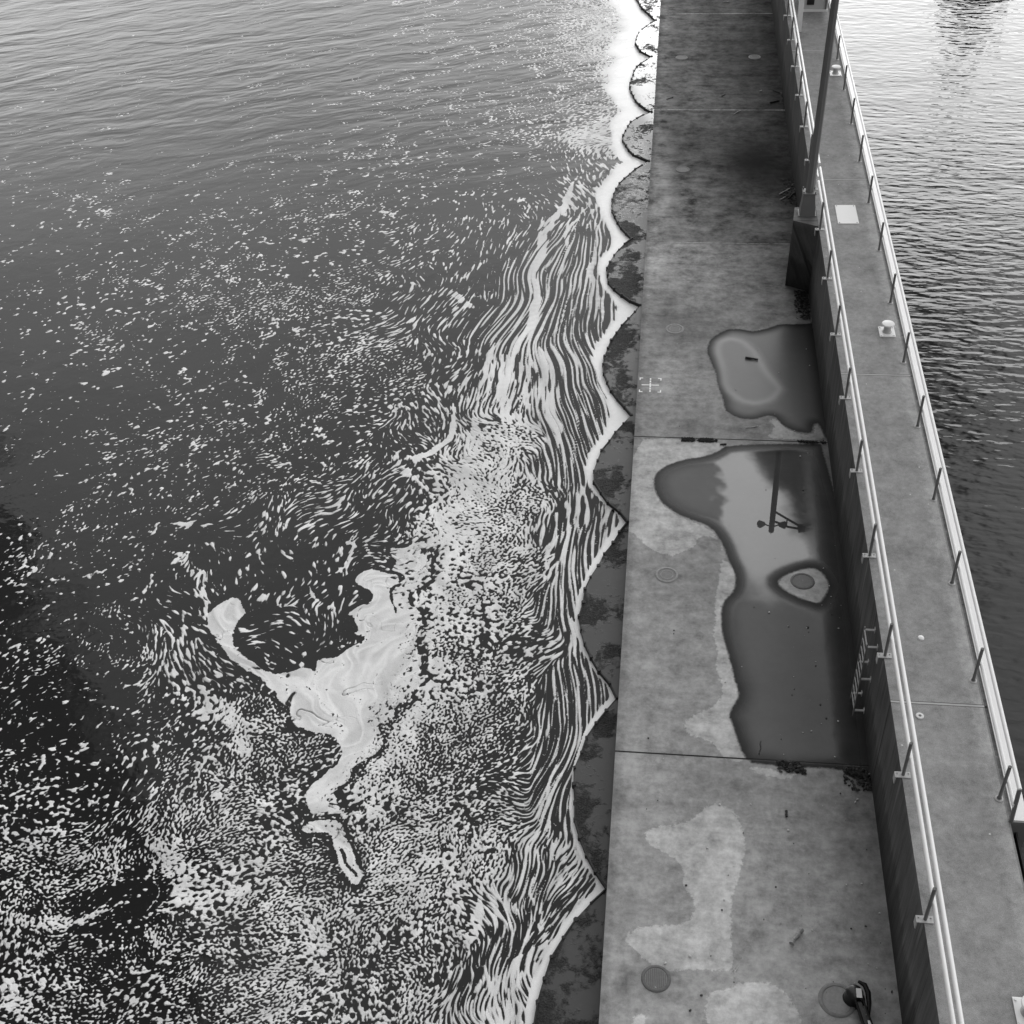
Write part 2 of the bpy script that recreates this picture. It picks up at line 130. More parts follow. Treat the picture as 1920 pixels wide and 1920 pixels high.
CELLS=[[(-2.02,79.2),(-1.71,75.41),(-1.34,73.62),(-1,72.32),(-0.21,70.47)],[(-0.21,70.47),(-0.9,69.27),(-1.15,68.25),(-1.22,66.94),(-0.94,66.11),(-0.3,65.23)],[(-0.3,65.23),(-0.88,64.29),(-1.16,63.1),(-1.3,61.73),(-1.21,60.74),(-0.93,59.58),(-0.44,58.64),(-0.12,58.27)],[(-0.12,58.27),(-0.66,57.77),(-1.14,56.98),(-1.34,55.8),(-1.33,55.11),(-1.16,54.38),(-0.76,53.56),(-0.1,52.97)],[(-0.1,52.97),(-0.71,52.06),(-1.24,50.91),(-1.54,49.9),(-1.58,48.92),(-1.45,47.97),(-1.06,46.83),(-0.59,45.9)],[(-0.59,45.9),(-0.99,45.28),(-1.37,44.2),(-1.51,43.37),(-1.38,42.56),(-1.04,41.79),(-0.61,41.22),(-0.08,40.83)],[(-0.08,40.83),(-0.73,39.36),(-1.14,37.94),(-1.29,36.91),(-1.13,35.94),(-0.71,34.86),(-0.15,33.91)],[(-0.15,33.91),(-0.7,32.77),(-1.07,31.76),(-1.21,30.94),(-1.14,30.28),(-0.78,29.52),(-0.35,29.05),(-0.06,28.52)],[(-0.06,28.52),(-0.51,27.47),(-0.92,26.3),(-1.16,25.41),(-1.23,24.55),(-1.13,23.74),(-0.86,23.07),(-0.59,22.51),(-0.24,22.07),(-0.05,21.57)],[(-0.05,21.57),(-0.45,20.88),(-0.69,20.34),(-0.86,19.82),(-0.95,19.24),(-0.97,18.59),(-0.92,18.13),(-0.8,17.53),(-0.67,17.1),(-0.45,16.61),(-0.19,16.28),(-0.01,15.95)],[(-0.01,15.95),(-0.38,15.51),(-0.76,14.95),(-1.01,14.41),(-1.19,13.89),(-1.3,13.4),(-1.36,12.98),(-1.36,12.51),(-1.29,11.95),(-1.12,11.32),(-0.87,10.82),(-0.52,10.34),(-0.07,9.79)]]
PUD=[[(3.01,38.5),(2.8,38.31),(2.65,38.15),(2.48,37.91),(2.39,37.67),(2.32,37.29),(2.32,36.99),(2.4,36.63),(2.46,36.33),(2.56,35.94),(2.61,35.63),(2.63,35.22),(2.68,34.91),(2.77,34.5),(2.82,34.2),(2.85,33.83),(2.91,33.63),(3.02,33.47),(3.14,33.36),(3.33,33.24),(3.5,33.19),(3.75,33.19),(3.95,33.24),(4.21,33.39),(4.36,33.41),(4.47,33.34),(4.55,33.22),(4.65,33),(4.76,32.86),(4.92,32.71),(5.07,32.62),(5.29,32.56),(5.43,32.54),(5.58,32.57),(5.65,32.68),(5.68,32.93),(5.72,33.04),(5.8,33.08),(5.87,32.9),(5.96,32.42),(6.02,32.2),(6.09,32.13),(6.12,33.52),(6.12,37.52),(6.08,39.2),(5.98,39.06),(5.8,39),(5.47,38.98),(5.24,38.97),(4.99,38.96),(4.81,38.9),(4.62,38.76),(4.42,38.64),(4.11,38.49),(3.93,38.45),(3.76,38.5),(3.63,38.54),(3.46,38.57),(3.33,38.58),(3.16,38.57)],[(2.84,31.73),(2.64,31.51),(2.47,31.36),(2.23,31.23),(2,31.14),(1.67,31.05),(1.42,30.93),(1.11,30.74),(0.93,30.58),(0.78,30.38),(0.7,30.2),(0.67,29.94),(0.67,29.72),(0.72,29.42),(0.79,29.19),(0.92,28.91),(1.07,28.71),(1.3,28.48),(1.5,28.32),(1.78,28.17),(1.98,28.06),(2.2,27.96),(2.34,27.84),(2.47,27.66),(2.56,27.49),(2.66,27.23),(2.73,27),(2.8,26.68),(2.86,26.43),(2.97,26.11),(3.01,25.9),(3.03,25.67),(3.02,25.5),(2.97,25.28),(2.9,25.13),(2.77,24.97),(2.7,24.83),(2.64,24.62),(2.61,24.37),(2.61,23.95),(2.62,23.66),(2.67,23.35),(2.72,23.09),(2.79,22.75),(2.84,22.48),(2.89,22.14),(2.92,21.94),(2.97,21.77),(2.99,21.64),(3,21.47),(2.96,21.32),(2.86,21.12),(2.8,20.98),(2.76,20.82),(2.77,20.7),(2.82,20.54),(2.86,20.4),(2.89,20.22),(2.93,20.06),(2.99,19.85),(3.03,19.7),(3.1,19.53),(3.17,19.43),(3.28,19.34),(3.46,19.31),(3.79,19.3),(3.97,19.25),(4.11,19.15),(4.22,19.15),(4.36,19.25),(4.62,19.29),(5.13,19.31),(5.39,19.27),(5.55,19.12),(5.65,19.04),(5.76,18.99),(5.86,18.9),(6.03,18.71),(6.11,18.81),(6.16,19.25),(6.18,21.65),(6.18,28.63),(5.86,32.04),(5.02,32.01),(4.31,31.96),(3.31,31.86)]]
PUDCORE=[[(3.26,37.94),(3.5,37.84),(3.69,37.64),(3.93,37.24),(4.08,36.82),(4.25,36.18),(4.4,35.75),(4.62,35.28),(4.71,35.05),(4.72,34.91),(4.66,34.74),(4.49,34.42),(4.31,34.24),(4.02,34.1),(3.8,34.07),(3.51,34.16),(3.29,34.34),(3,34.74),(2.87,35.17),(2.82,35.89),(2.76,36.4),(2.67,36.99),(2.66,37.34),(2.72,37.64),(2.84,37.81),(3.07,37.94)]]
ISLE=[[(4.23,25.72),(4.37,25.89),(4.51,26),(4.73,26.13),(4.89,26.21),(5.09,26.27),(5.22,26.27),(5.34,26.21),(5.42,26.13),(5.49,25.97),(5.54,25.84),(5.57,25.66),(5.55,25.5),(5.46,25.28),(5.39,25.13),(5.3,24.97),(5.21,24.93),(5.09,24.97),(4.97,25.01),(4.79,25.09),(4.65,25.18),(4.46,25.3),(4.35,25.42),(4.23,25.59)]]
LITE=[[(0.3,31.98),(1.19,32.03),(1.77,32.02),(2.38,31.96),(2.69,31.9),(2.88,31.8),(2.88,31.68),(2.69,31.45),(2.51,31.31),(2.24,31.18),(2,31.09),(1.67,30.99),(1.42,30.88),(1.11,30.69),(0.93,30.53),(0.78,30.33),(0.71,30.16),(0.67,29.93),(0.68,29.72),(0.72,29.42),(0.79,29.18),(0.92,28.87),(1.07,28.66),(1.3,28.43),(1.5,28.27),(1.77,28.12),(1.97,28),(2.2,27.87),(2.34,27.76),(2.47,27.59),(2.57,27.4),(2.7,27.06),(2.74,26.9),(2.7,26.84),(2.67,26.9),(2.65,27.14),(2.61,27.28),(2.52,27.37),(2.42,27.43),(2.24,27.47),(2.12,27.43),(2.01,27.31),(1.96,27.2),(1.93,27.06),(1.86,26.96),(1.71,26.84),(1.56,26.73),(1.35,26.59),(1.2,26.56),(1.05,26.63),(0.92,26.68),(0.76,26.73),(0.64,26.83),(0.47,27.04),(0.36,27.19),(0.22,27.37),(0.12,27.47),(0,27.55),(-0.04,28.48),(-0.05,30.93)],[(2.71,26.45),(2.86,26.4),(2.96,26.26),(3.03,25.96),(3.04,25.68),(2.99,25.26),(2.92,25.03),(2.78,24.87),(2.7,24.73),(2.65,24.53),(2.63,24.3),(2.64,23.9),(2.66,23.64),(2.71,23.34),(2.75,23.09),(2.83,22.75),(2.9,22.42),(2.99,21.95),(3.02,21.67),(3.02,21.44),(2.98,21.27),(2.88,21.07),(2.83,20.94),(2.8,20.81),(2.81,20.66),(2.88,20.41),(2.96,20.11),(3.09,19.62),(3.1,19.41),(3.01,19.38),(2.9,19.38),(2.71,19.41),(2.6,19.49),(2.52,19.66),(2.44,19.79),(2.3,19.92),(2.13,20.01),(1.86,20.08),(1.74,20.16),(1.68,20.29),(1.67,20.39),(1.7,20.51),(1.78,20.62),(1.95,20.75),(2.1,20.86),(2.3,20.99),(2.43,21.12),(2.55,21.3),(2.6,21.48),(2.6,21.75),(2.57,21.98),(2.47,22.28),(2.46,22.48),(2.51,22.69),(2.51,22.96),(2.43,23.41),(2.42,23.69),(2.46,23.94),(2.48,24.16),(2.46,24.46),(2.47,24.7),(2.49,25),(2.52,25.25),(2.59,25.56),(2.62,25.86),(2.64,26.3)],[(0.8,17.13),(0.9,17.26),(1.1,17.35),(1.49,17.44),(1.72,17.52),(1.89,17.63),(2.02,17.77),(2.19,18.01),(2.4,18.07),(2.74,17.97),(2.92,17.74),(3.05,17.26),(3.05,16.86),(2.93,16.3),(2.85,15.97),(2.74,15.66),(2.7,15.28),(2.7,14.64),(2.71,14.31),(2.73,14.09),(2.71,13.98),(2.64,13.92),(2.43,13.89),(1.97,13.86),(1.67,13.83),(1.36,13.77),(1.14,13.82),(0.88,14.02),(0.71,14.17),(0.53,14.32),(0.47,14.44),(0.52,14.59),(0.63,14.68),(0.89,14.78),(1.15,14.83),(1.56,14.86),(1.77,14.95),(1.89,15.14),(1.92,15.3),(1.89,15.52),(1.83,15.64),(1.71,15.74),(1.67,15.89),(1.69,16.16),(1.63,16.33),(1.48,16.52),(1.32,16.63),(1.09,16.73),(0.94,16.83),(0.81,17.01)],[(2.15,12.72),(2.15,13.07),(2.18,13.25),(2.25,13.37),(2.37,13.44),(2.58,13.49),(2.72,13.55),(2.88,13.65),(3.1,13.69),(3.49,13.69),(3.73,13.55),(3.96,13.22),(4.04,13.01),(4.03,12.82),(3.61,12.71),(2.56,12.62)],[(0.64,12.5),(0.68,12.65),(0.74,12.73),(0.84,12.8),(0.9,12.79),(0.95,12.69),(0.95,12.61),(0.91,12.51),(0.83,12.47),(0.68,12.45)],[(4.23,32.35),(4.42,32.71),(4.44,32.91),(4.3,33.06),(4.3,33.17),(4.42,33.29),(4.52,33.24),(4.66,32.99),(4.77,32.82),(4.93,32.66),(5.09,32.57),(5.33,32.5),(5.47,32.49),(5.61,32.53),(5.67,32.64),(5.71,32.9),(5.75,33.01),(5.82,33.05),(5.88,32.87),(5.96,32.39),(5.82,32.21),(5.38,32.21),(4.98,32.22),(4.39,32.22)],[(4.23,25.72),(4.37,25.89),(4.51,26),(4.73,26.13),(4.89,26.21),(5.09,26.27),(5.22,26.27),(5.34,26.21),(5.42,26.13),(5.49,25.97),(5.54,25.84),(5.57,25.66),(5.55,25.5),(5.46,25.28),(5.39,25.13),(5.3,24.97),(5.21,24.93),(5.09,24.97),(4.97,25.01),(4.79,25.09),(4.65,25.18),(4.46,25.3),(4.35,25.42),(4.23,25.59)],[(3.3,19.23),(3.65,19.21),(3.86,19.17),(4.05,19.07),(4.19,19.07),(4.35,19.17),(4.36,19.14),(4.21,18.98),(4.01,18.93),(3.66,18.97),(3.45,19.04),(3.24,19.18)]]
DARK=[[(0.23,17.14),(0.03,17.12),(-0.01,16.67),(0.1,15.6),(0.14,14.63),(0.13,13.25),(0.09,12.67),(0.01,12.47),(-0.05,13.33),(-0.14,15.96),(-0.07,17.11),(0.21,17.13)]]
BLOB=[(4.36,51.85,1.2,-0.72),(5.18,49.85,0.6,-0.5),(5.17,60.92,1.4,-0.3),(1.62,48.56,0.7,0.3),(1.03,43.65,0.8,0.3),(1.86,40.54,0.7,0.25),(0.98,35.05,0.6,0.25),(5.46,42.99,0.6,-0.3),(3.68,16.84,1,0.15),(4.95,18.1,0.8,-0.15),(2.98,13.22,0.8,0.1),(0.75,18.84,0.6,0.12),(0.51,15.23,0.35,-0.25),(0.27,18.03,0.3,-0.2),(0.42,13.35,0.3,-0.25),(5.05,52.12,0.5,-0.5),(4.25,52.11,0.5,-0.5),(5.68,51.1,0.4,-0.4),(4.12,51.59,1.6,-0.45),(2.71,47.18,1,-0.25),(2.23,37.71,0.8,-0.12),(1.1,39.05,0.7,-0.3),(2.24,39.64,0.6,-0.15),(4.63,42.17,1.2,-0.15),(1.3,61.58,1.2,0.2),(0.37,69.71,0.8,0.5),(0.34,63.64,0.5,0.35),(1.53,67.32,0.8,0.35),(1.83,58.97,0.9,0.2),(0.48,50.49,0.8,0.35),(0.35,46.21,0.8,0.3),(2.27,45.82,1,0.35),(1.2,47.14,0.8,0.2),(3.38,18.28,0.8,-0.12),(2.14,18.79,0.6,-0.15),(2.03,25.78,0.5,-0.2),(1.14,25.83,0.6,-0.15),(1.13,13.59,0.4,-0.35),(4.23,16.2,1.2,0.05),(4.98,16.95,1,-0.1),(1.5,35.7,1.2,0.12),(2.39,34.35,0.8,0.1),(0.65,42.03,1,0.1),(3.03,41.34,1,0.15),(1.87,32.71,0.5,-0.2),(3.56,32.66,0.5,-0.1),(5.57,55.98,1.5,-0.25),(4.21,63.63,1,-0.25),(1.83,54.23,0.9,-0.15),(5.42,67.28,1.4,-0.25),(2.73,49.55,0.9,0.15),(2.31,24.33,1,0),(1.2,22.31,1.2,0.05)]
TONE_Y=[(12.67,0.27),(16.7,0.245),(19.09,0.235),(19.61,0.235),(21.45,0.22),(27.56,0.215),(32.01,0.21),(32.21,0.19),(35.72,0.19),(39.08,0.175),(42.87,0.165),(44.52,0.155),(44.73,0.105),(48.09,0.095),(52.07,0.08),(57.13,0.085),(60.91,0.075),(67.32,0.07),(70.5,0.075),(72.18,0.075)]
STICKS=[(3.624, 36.703, 4.055, 36.624, 0.035, 0.03, 'black waterlogged stick lying inside the upper puddle ring'), (3.526, 32.714, 3.9, 32.819, 0.018, 0.45, 'thin pale stick lying just above the moss-filled joint'), (4.025, 17.996, 4.028, 17.833, 0.035, 0.03, 'short black stub lying on the nearest dry slab'), (3.956, 14.597, 4.178, 14.966, 0.06, 0.3, 'weathered grey driftwood log on the nearest slab'), (5.379, 58.126, 5.81, 58.374, 0.04, 0.02, 'thick dark stick lying by the wall foot below the far joint'), (3.692, 56.845, 3.996, 57.266, 0.025, 0.4, 'pale bent stick just below the second far joint'), (3.47, 71.726, 3.792, 71.804, 0.025, 0.4, 'pale stick at the far end of the deck'), (4.961, 59.495, 5.064, 59.559, 0.03, 0.5, 'small pale wood chip on the dark far slab'), (3.161, 58.918, 3.34, 59.108, 0.02, 0.03, 'small dark twig on the middle of the dark far slab'), (5.394, 48.883, 5.812, 49.373, 0.03, 0.35, 'light stick in the driftwood heap below the lamp pier'), (5.39, 48.362, 5.621, 48.65, 0.03, 0.3, 'short pale stick at the lower edge of the driftwood heap'), (5.719, 48.464, 6.012, 49.04, 0.04, 0.02, 'black stick against the wall in the driftwood heap'), (5.595, 59.624, 5.906, 59.309, 0.025, 0.03, 'dark twig slanting to the wall foot above the thick dark stick'), (3.517, 20.025, 3.476, 19.629, 0.014, 0.04, 'crooked thin twig standing out in the lower puddle edge'), (2.703, 31.779, 2.903, 31.817, 0.03, 0.03, 'dark stub beside the moss strip at the joint'), (2.76, 13.934, 2.744, 13.741, 0.014, 0.5, 'pale forked twig near the bottom of the deck'), (0.567, 58.528, 0.866, 58.78, 0.022, 0.02, "dark twig on the pale patch at the far slab's left edge"), (2.727, 13.931, 2.704, 13.881, 0.01, 0.5, 'tiny pale splinter beside the forked twig')]
LITTER=[([(5.56, 41.24), (6.04, 41.15), (5.97, 39.25), (5.73, 39.31), (5.5, 40.13)], 260, 'heap of dark wet leaves against the wall below the lamp pier'), ([(5.79, 49.86), (6.09, 50.36), (6.12, 47.96), (5.75, 48.28), (5.46, 48.88)], 160, 'scatter of dark leaf litter above the lamp pier'), ([(6.01, 59.31), (6.17, 59.63), (6.1, 57.4), (5.91, 57.46)], 70, 'narrow strip of dark litter at the wall foot of a far slab'), ([(1.5, 32.1), (2.04, 32.1), (2.62, 32.11), (2.62, 31.91), (1.87, 31.9), (1.53, 31.91)], 320, 'strip of dark moss growing in the joint by the pale dry patch'), ([(5.42, 19.36), (5.98, 19.37), (6.1, 18.72), (5.87, 18.8), (5.65, 19.14)], 220, 'dark leaf litter in the wall corner at the lower puddle joint'), ([(3.86, 19.48), (4.43, 19.41), (4.54, 19.17), (4.16, 19.11), (3.94, 19.25)], 120, 'dark mud crumbs along the joint under the lower puddle'), ([(5.12, 32.16), (5.99, 32.12), (5.98, 32.01), (5.11, 32.05)], 90, 'thin line of dark moss in the joint near the wall')]
COVERS=[(1.23, 63.78, 0.3, 0, 'pale round deck cover on the far dark slab, near the water edge'), (4.88, 63.84, 0.3, 1, 'round deck cover with white rim on the far dark slab, near the wall'), (1.38, 51.12, 0.3, 2, 'faint worn round cover on the dark slab opposite the lamp pier'), (1.2, 38.46, 0.32, 1, 'round cover with crusted pale deposit left of the upper puddle'), (1.14, 25.76, 0.31, 1, 'double-ringed round cover on the middle slab beside the water edge'), (4.88, 25.75, 0.32, 2, 'round cover on the dry island inside the large puddle'), (1.13, 13.59, 0.3, 3, 'dark stained round cover at the bottom left of the deck'), (4.81, 13.44, 0.37, 0, 'large round cover beside the black mooring arm')]
CROSS=(0.43,34.96)

H=2.977; DECK_W=6.05; WALK_R=8.04; JL=12.643; JY=70.03; WJY=56.86
ZW=-.6
RX0,RY0,R0,R1,A0,A1,DA=.6,-27.4,37.6,121.,-.02,.425,.00051   # log-polar grid on the water
NC=int((A1-A0)/DA);NR=int(math.log(R1/R0)/DA);CELL=R0*DA
def togrid(x,y):
    dx=RX0-x;dy=y-RY0
    return (np.arctan2(dx,dy)-A0)/DA,np.log(np.hypot(dx,dy)/R0)/DA
def fblur(a,s):   # gaussian blur, sigma in metres (FFT, wraps)
    ky=np.fft.fftfreq(a.shape[0])[:,None]; kx=np.fft.rfftfreq(a.shape[1])[None,:]
    g=np.exp(-2*np.pi**2*s**2*(kx*kx+ky*ky)).astype(np.float32)
    return np.fft.irfft2(np.fft.rfft2(a)*g,s=a.shape).astype(np.float32)
def band(rng,shape,s):
    n=rng.standard_normal(shape).astype(np.float32); a=fblur(n,s)-fblur(n,s*2.2); return a/a.std()
def smooth(rng,shape,s):
    a=fblur(rng.standard_normal(shape).astype(np.float32),s); return a/a.std()
def sample(a,ix,iy):
    ix=np.clip(ix,0,a.shape[1]-1.001);iy=np.clip(iy,0,a.shape[0]-1.001)
    x=ix.astype(np.int32);y=iy.astype(np.int32);fx=ix-x;fy=iy-y
    k=y*a.shape[1]+x; r=a.ravel()
    return (r[k]*(1-fx)+r[k+1]*fx)*(1-fy)+(r[k+a.shape[1]]*(1-fx)+r[k+a.shape[1]+1]*fx)*fy
def segdist(px,py,poly,vals=None):
    best=np.full(px.shape,1e9,np.float32); bv=np.zeros(px.shape,np.float32)
    for i in range(len(poly)-1):
        ax,ay=poly[i];bx,by=poly[i+1];dx,dy=bx-ax,by-ay;L2=dx*dx+dy*dy+1e-9
        t=np.clip(((px-ax)*dx+(py-ay)*dy)/L2,0,1); d=(px-ax-t*dx)**2+(py-ay-t*dy)**2
        m=d<best; best=np.where(m,d,best)
        if vals is not None: bv=np.where(m,vals[i]+t*(vals[i+1]-vals[i]),bv)
    return np.sqrt(best),bv
def inside(px,py,poly):
    c=np.zeros(px.shape,bool);n=len(poly)
    for i in range(n):
        x1,y1=poly[i];x2,y2=poly[(i+1)%n]
        if y1==y2: continue
        c^=((y1>py)!=(y2>py))&(px<(x2-x1)*(py-y1)/(y2-y1)+x1)
    return c
def sdf(px,py,poly):
    d,_=segdist(px,py,list(poly)+[poly[0]]); return np.where(inside(px,py,poly),d,-d)
def window(X,Y,poly,pad):
    P=np.array(poly,float);c,r=togrid(P[:,0],P[:,1]);p=pad/CELL/(r.min()*DA+1)
    return slice(max(0,int(r.min()-p)),min(NR,int(r.max()+p)+1)),slice(max(0,int(c.min()-p)),min(NC,int(c.max()+p)+1))
def sstep(a,b,x):
    t=np.clip((x-a)/(b-a),0,1);return t*t*(3-2*t)
def ndtri(pv):  # rough inverse normal cdf
    pv=np.clip(pv,1e-4,1-1e-4); t=np.sqrt(-2*np.log(np.minimum(pv,1-pv)))
    z=t-(2.515517+.802853*t+.010328*t*t)/(1+1.432788*t+.189269*t*t+.001308*t**3)
    return np.where(pv<.5,-z,z).astype(np.float32)
def foam_fields(STREAM,CP,RIB,POLY,SLITS,PILE,seed=4):
    rng=np.random.default_rng(seed)
    ny,nx=NR,NC;shape=(ny,nx)
    ang=(A0+np.arange(nx)*DA)[None,:];rad=(R0*np.exp(np.arange(ny)*DA))[:,None]
    X=(RX0-rad*np.sin(ang)).astype(np.float32);Y=(RY0+rad*np.cos(ang)).astype(np.float32);rc=(rad*DA).astype(np.float32)
    k=12;Xc,Yc=X[::k,::k],Y[::k,::k]
    iy,ix=np.mgrid[0:ny,0:nx].astype(np.float32)
    up=lambda a:sample(a.astype(np.float32),ix/k,iy/k)
    U2=np.zeros(Xc.shape,np.float32);V2=U2.copy()
    for pl in STREAM:
        for i in range(len(pl)-1):
            ax,ay=pl[i];bx,by=pl[i+1];L=math.hypot(bx-ax,by-ay);m=max(1,int(L/.6));a_,b_=(bx-ax)/L,(by-ay)/L
            for j in range(m):
                u=(j+.5)/m;d=(Xc-ax-u*(bx-ax))**2+(Yc-ay-u*(by-ay))**2;w=1/(d*d+.15)
                U2+=w*(a_*a_-b_*b_);V2+=w*2*a_*b_
    th=.5*np.arctan2(up(V2/np.hypot(U2,V2)),up(U2/np.hypot(U2,V2)))
    num=np.zeros(Xc.shape,np.float32);numl=num.copy();den=num.copy()
    for x,y,D,l in CP:
        d=(Xc-x)**2+(Yc-y)**2;w=1/(d+.12)**2;num+=w*np.sqrt(D);numl+=w*math.log(l);den+=w
    Dm=up((num/den)**2);ell=np.exp(up(numl/den))
    turb=smooth(rng,shape,30)*.75+smooth(rng,shape,11)*.5
    tw=sstep(.8,.3,ell)
    th=th+turb*(.07+.6*tw*np.where(Dm>.12,1,.5))
    th=th+smooth(rng,shape,48)*.09*sstep(.7,1.6,ell)+turb*.05*sstep(.7,1.6,ell)
    U=np.cos(th);V=np.sin(th)
    sa,ca=np.sin(ang).astype(np.float32),np.cos(ang).astype(np.float32)
    U,V=-U*ca-V*sa,-U*sa+V*ca
    w0=smooth(rng,shape,22);w1=smooth(rng,shape,22);w2=smooth(rng,shape,7);w3=smooth(rng,shape,7)
    wx=w0*.10+w2*.05;wy=w1*.10+w3*.05
    mod=.5*smooth(rng,shape,30)+.35*smooth(rng,shape,90)
    Dm=Dm*np.exp(mod*np.interp(Dm,[0,.15,.4,.8],[1,.8,.28,.1]).astype(np.float32))
    Dm=np.clip(Dm+.07*sstep(.42,.52,Dm)*sstep(.9,.7,Dm)*sstep(1.2,.6,ell),0,.96)
    solid=np.zeros(shape,np.float32)
    soft=np.zeros(shape,np.float32)
    for poly,D,fe in sorted(POLY,key=lambda p:p[1]):
        w=window(X,Y,poly,1.5);s=sdf(X[w]+wx[w]*.45,Y[w]+wy[w]*.45,poly);m=sstep(-fe*.5,fe*.5,s)
        if D>1:
            Dm[w]=np.where(m>.5,1-.2*soft[w]*(1-sstep(0,1.1,s)),Dm[w]*(1-sstep(.35,.0,-s)*.8));solid[w]=np.maximum(solid[w],sstep(0,.25,s))
        else: Dm[w]=np.maximum(Dm[w],m*D);soft[w]=m
    for pl,wd,D in RIB:
        w=window(X,Y,pl,1.5);tp=[.15 if i in(0,len(pl)-1) else 1. for i in range(len(pl))] if len(pl)>2 else [.6,.6];d,tv=segdist(X[w]+wx[w]*.6,Y[w]+wy[w]*.6,pl,tp)
        Dm[w]=np.maximum(Dm[w],sstep(1.35,.85,d/(wd/2*np.maximum(tv,.1)))*D)
    for pl,wd in SLITS:
        w=window(X,Y,pl,1.);d,_=segdist(X[w],Y[w],pl);Dm[w]=Dm[w]*sstep(wd*.4,wd*.7,d)
    # stir: iterated displacement folds the sheet into curls, strongest round the big patch
    sw=np.zeros(shape,np.float32)
    for x,y,r_,a_ in STIR: sw=np.maximum(sw,a_*np.exp(-((X-x)**2+(Y-y)**2)/(2*r_*r_)))
    p0=smooth(rng,shape,20);q0,q1=np.gradient(p0);p1=smooth(rng,shape,8);r0,r1=np.gradient(p1)
    jx,jy=ix.copy(),iy.copy()
    for _ in range(4):
        g=sample(sw,jx,jy)+.12
        jx=jx+g*(sample(q0,jx,jy)*62+sample(r0,jx,jy)*9);jy=jy-g*(sample(q1,jx,jy)*62+sample(r1,jx,jy)*9)
    Dm=sample(Dm,jx,jy);solid=sample(solid,jx,jy)
    nb=int(nx*.34);d,_=segdist(X[:,:nb],Y[:,:nb],PILE)
    wdt=np.interp(Y[:,:nb],[14,20,26,30,34,38,42,47,52,60,80],[.2,.17,.2,.25,.32,.36,.42,.55,.85,1.5,2.4])
    for cx_,cy_,cr in CUSPW:
        wdt=np.maximum(wdt,cr*.85*np.exp(-((X[:,:nb]-cx_)**2+(Y[:,:nb]-cy_)**2)/(2*cr*cr))*1.3)
    wr=wdt*(1+.22*turb[:,:nb]);rim=sstep(1.3,.7,d/wr);Dm[:,:nb]=np.maximum(Dm[:,:nb],rim)
    rimf=np.zeros(shape,np.float32);rimf[:,:nb]=sstep(1.15,.35,d/wr)
    # smear a band-limited noise along the flow
    def lic(n,ell,K=14):
        acc=n.copy()
        for sgn in (1,-1):
            px,py=ix.copy(),iy.copy();pu,pv=U*sgn,V*sgn;st=ell/rc/K
            for i in range(1,K+1):
                px=px+pu*st;py=py+pv*st
                u=sample(U,px,py);v=sample(V,px,py);s=np.sign(u*pu+v*pv);s[s==0]=1
                pu,pv=u*s,v*s
                acc+=math.exp(-(i/K)**2*2.)*sample(n,px,py)
        return acc
    long=sstep(.7,1.6,ell);short=np.where(ell<.3,ell*.3,ell*.5)
    def streaks(s0,K):
        n=lic(band(rng,shape,s0)+.25*band(rng,shape,s0*2.1),np.minimum(short,26*rc),K);n/=np.sqrt(fblur(n*n,22)+1e-6)
        m=lic(n,np.minimum(ell*1.1,120*rc),9);m/=np.sqrt(fblur(m*m,22)+1e-6)
        n=n*(1-long*.4)+m*long*.6;return n/np.sqrt(fblur(n*n,22)+1e-6)
    N=streaks(.7,12);Nc=streaks(1.5,9)
    mm=sstep(-.9,1.3,smooth(rng,shape,24)*.8+smooth(rng,shape,9)*.5)*np.interp(Y,[14,35,60,75],[.75,.7,.45,.2]).astype(np.float32)
    mm=np.maximum(mm,.75*sstep(.2,.1,Dm)*sstep(62,45,Y)*sstep(-1.2,.2,w0));mm=mm*(1-.5*long)
    N=(N*(1-mm)+Nc*mm)/np.sqrt((1-mm)**2+mm**2)
    big=lic(band(rng,shape,5.2),np.maximum(ell*.6,.15),8);big/=np.sqrt(fblur(big*big,30)+1e-6)
    bw=np.interp(Dm,[0,.15,.3],[.75,.5,.3]).astype(np.float32)*(1-.5*long)
    N=(N+bw*big)/np.sqrt(1+bw*bw)
    F=N-ndtri(1-Dm);F=np.where(Dm>=.985,3.,F)
    tone=lic(band(rng,shape,3)+.7*band(rng,shape,10),np.maximum(ell*1.6,.8),10);tone/=np.sqrt(fblur(tone*tone,40)+1e-6)
    tiny=fblur(rng.standard_normal(shape).astype(np.float32),.8);tiny/=tiny.std()
    vein=sample(smooth(rng,shape,13)+.35*smooth(rng,shape,5),jx,jy);v2=sample(smooth(rng,shape,26),jx,jy)
    crack=np.abs(vein)*9-.5*np.clip(v2-.6,0,1)+.5*np.clip(.6-v2,0,1)
    F=np.where(solid>0,np.minimum(F,crack-.02+.6*(1-solid)*N),F)
    tone=np.where(solid>0,tone*.6+np.clip(1.2-np.abs(sample(tone,jx,jy)*2.),-1,1.2)*1.1+vein*.35,tone)
    F=np.where((solid>0)&(tiny+1.1*tone>3.3),-.4,F)
    spk=np.interp(Dm,[.0,.02,.06,.2],[3.0,2.7,2.3,2.3]).astype(np.float32)
    F=np.maximum(F,np.where(tiny>spk,np.minimum((tiny-spk)*1.5,.35),-9))
    return dict(F=F.astype(np.float32),D=Dm,tone=tone,rim=rimf,solid=solid,X=X,Y=Y)

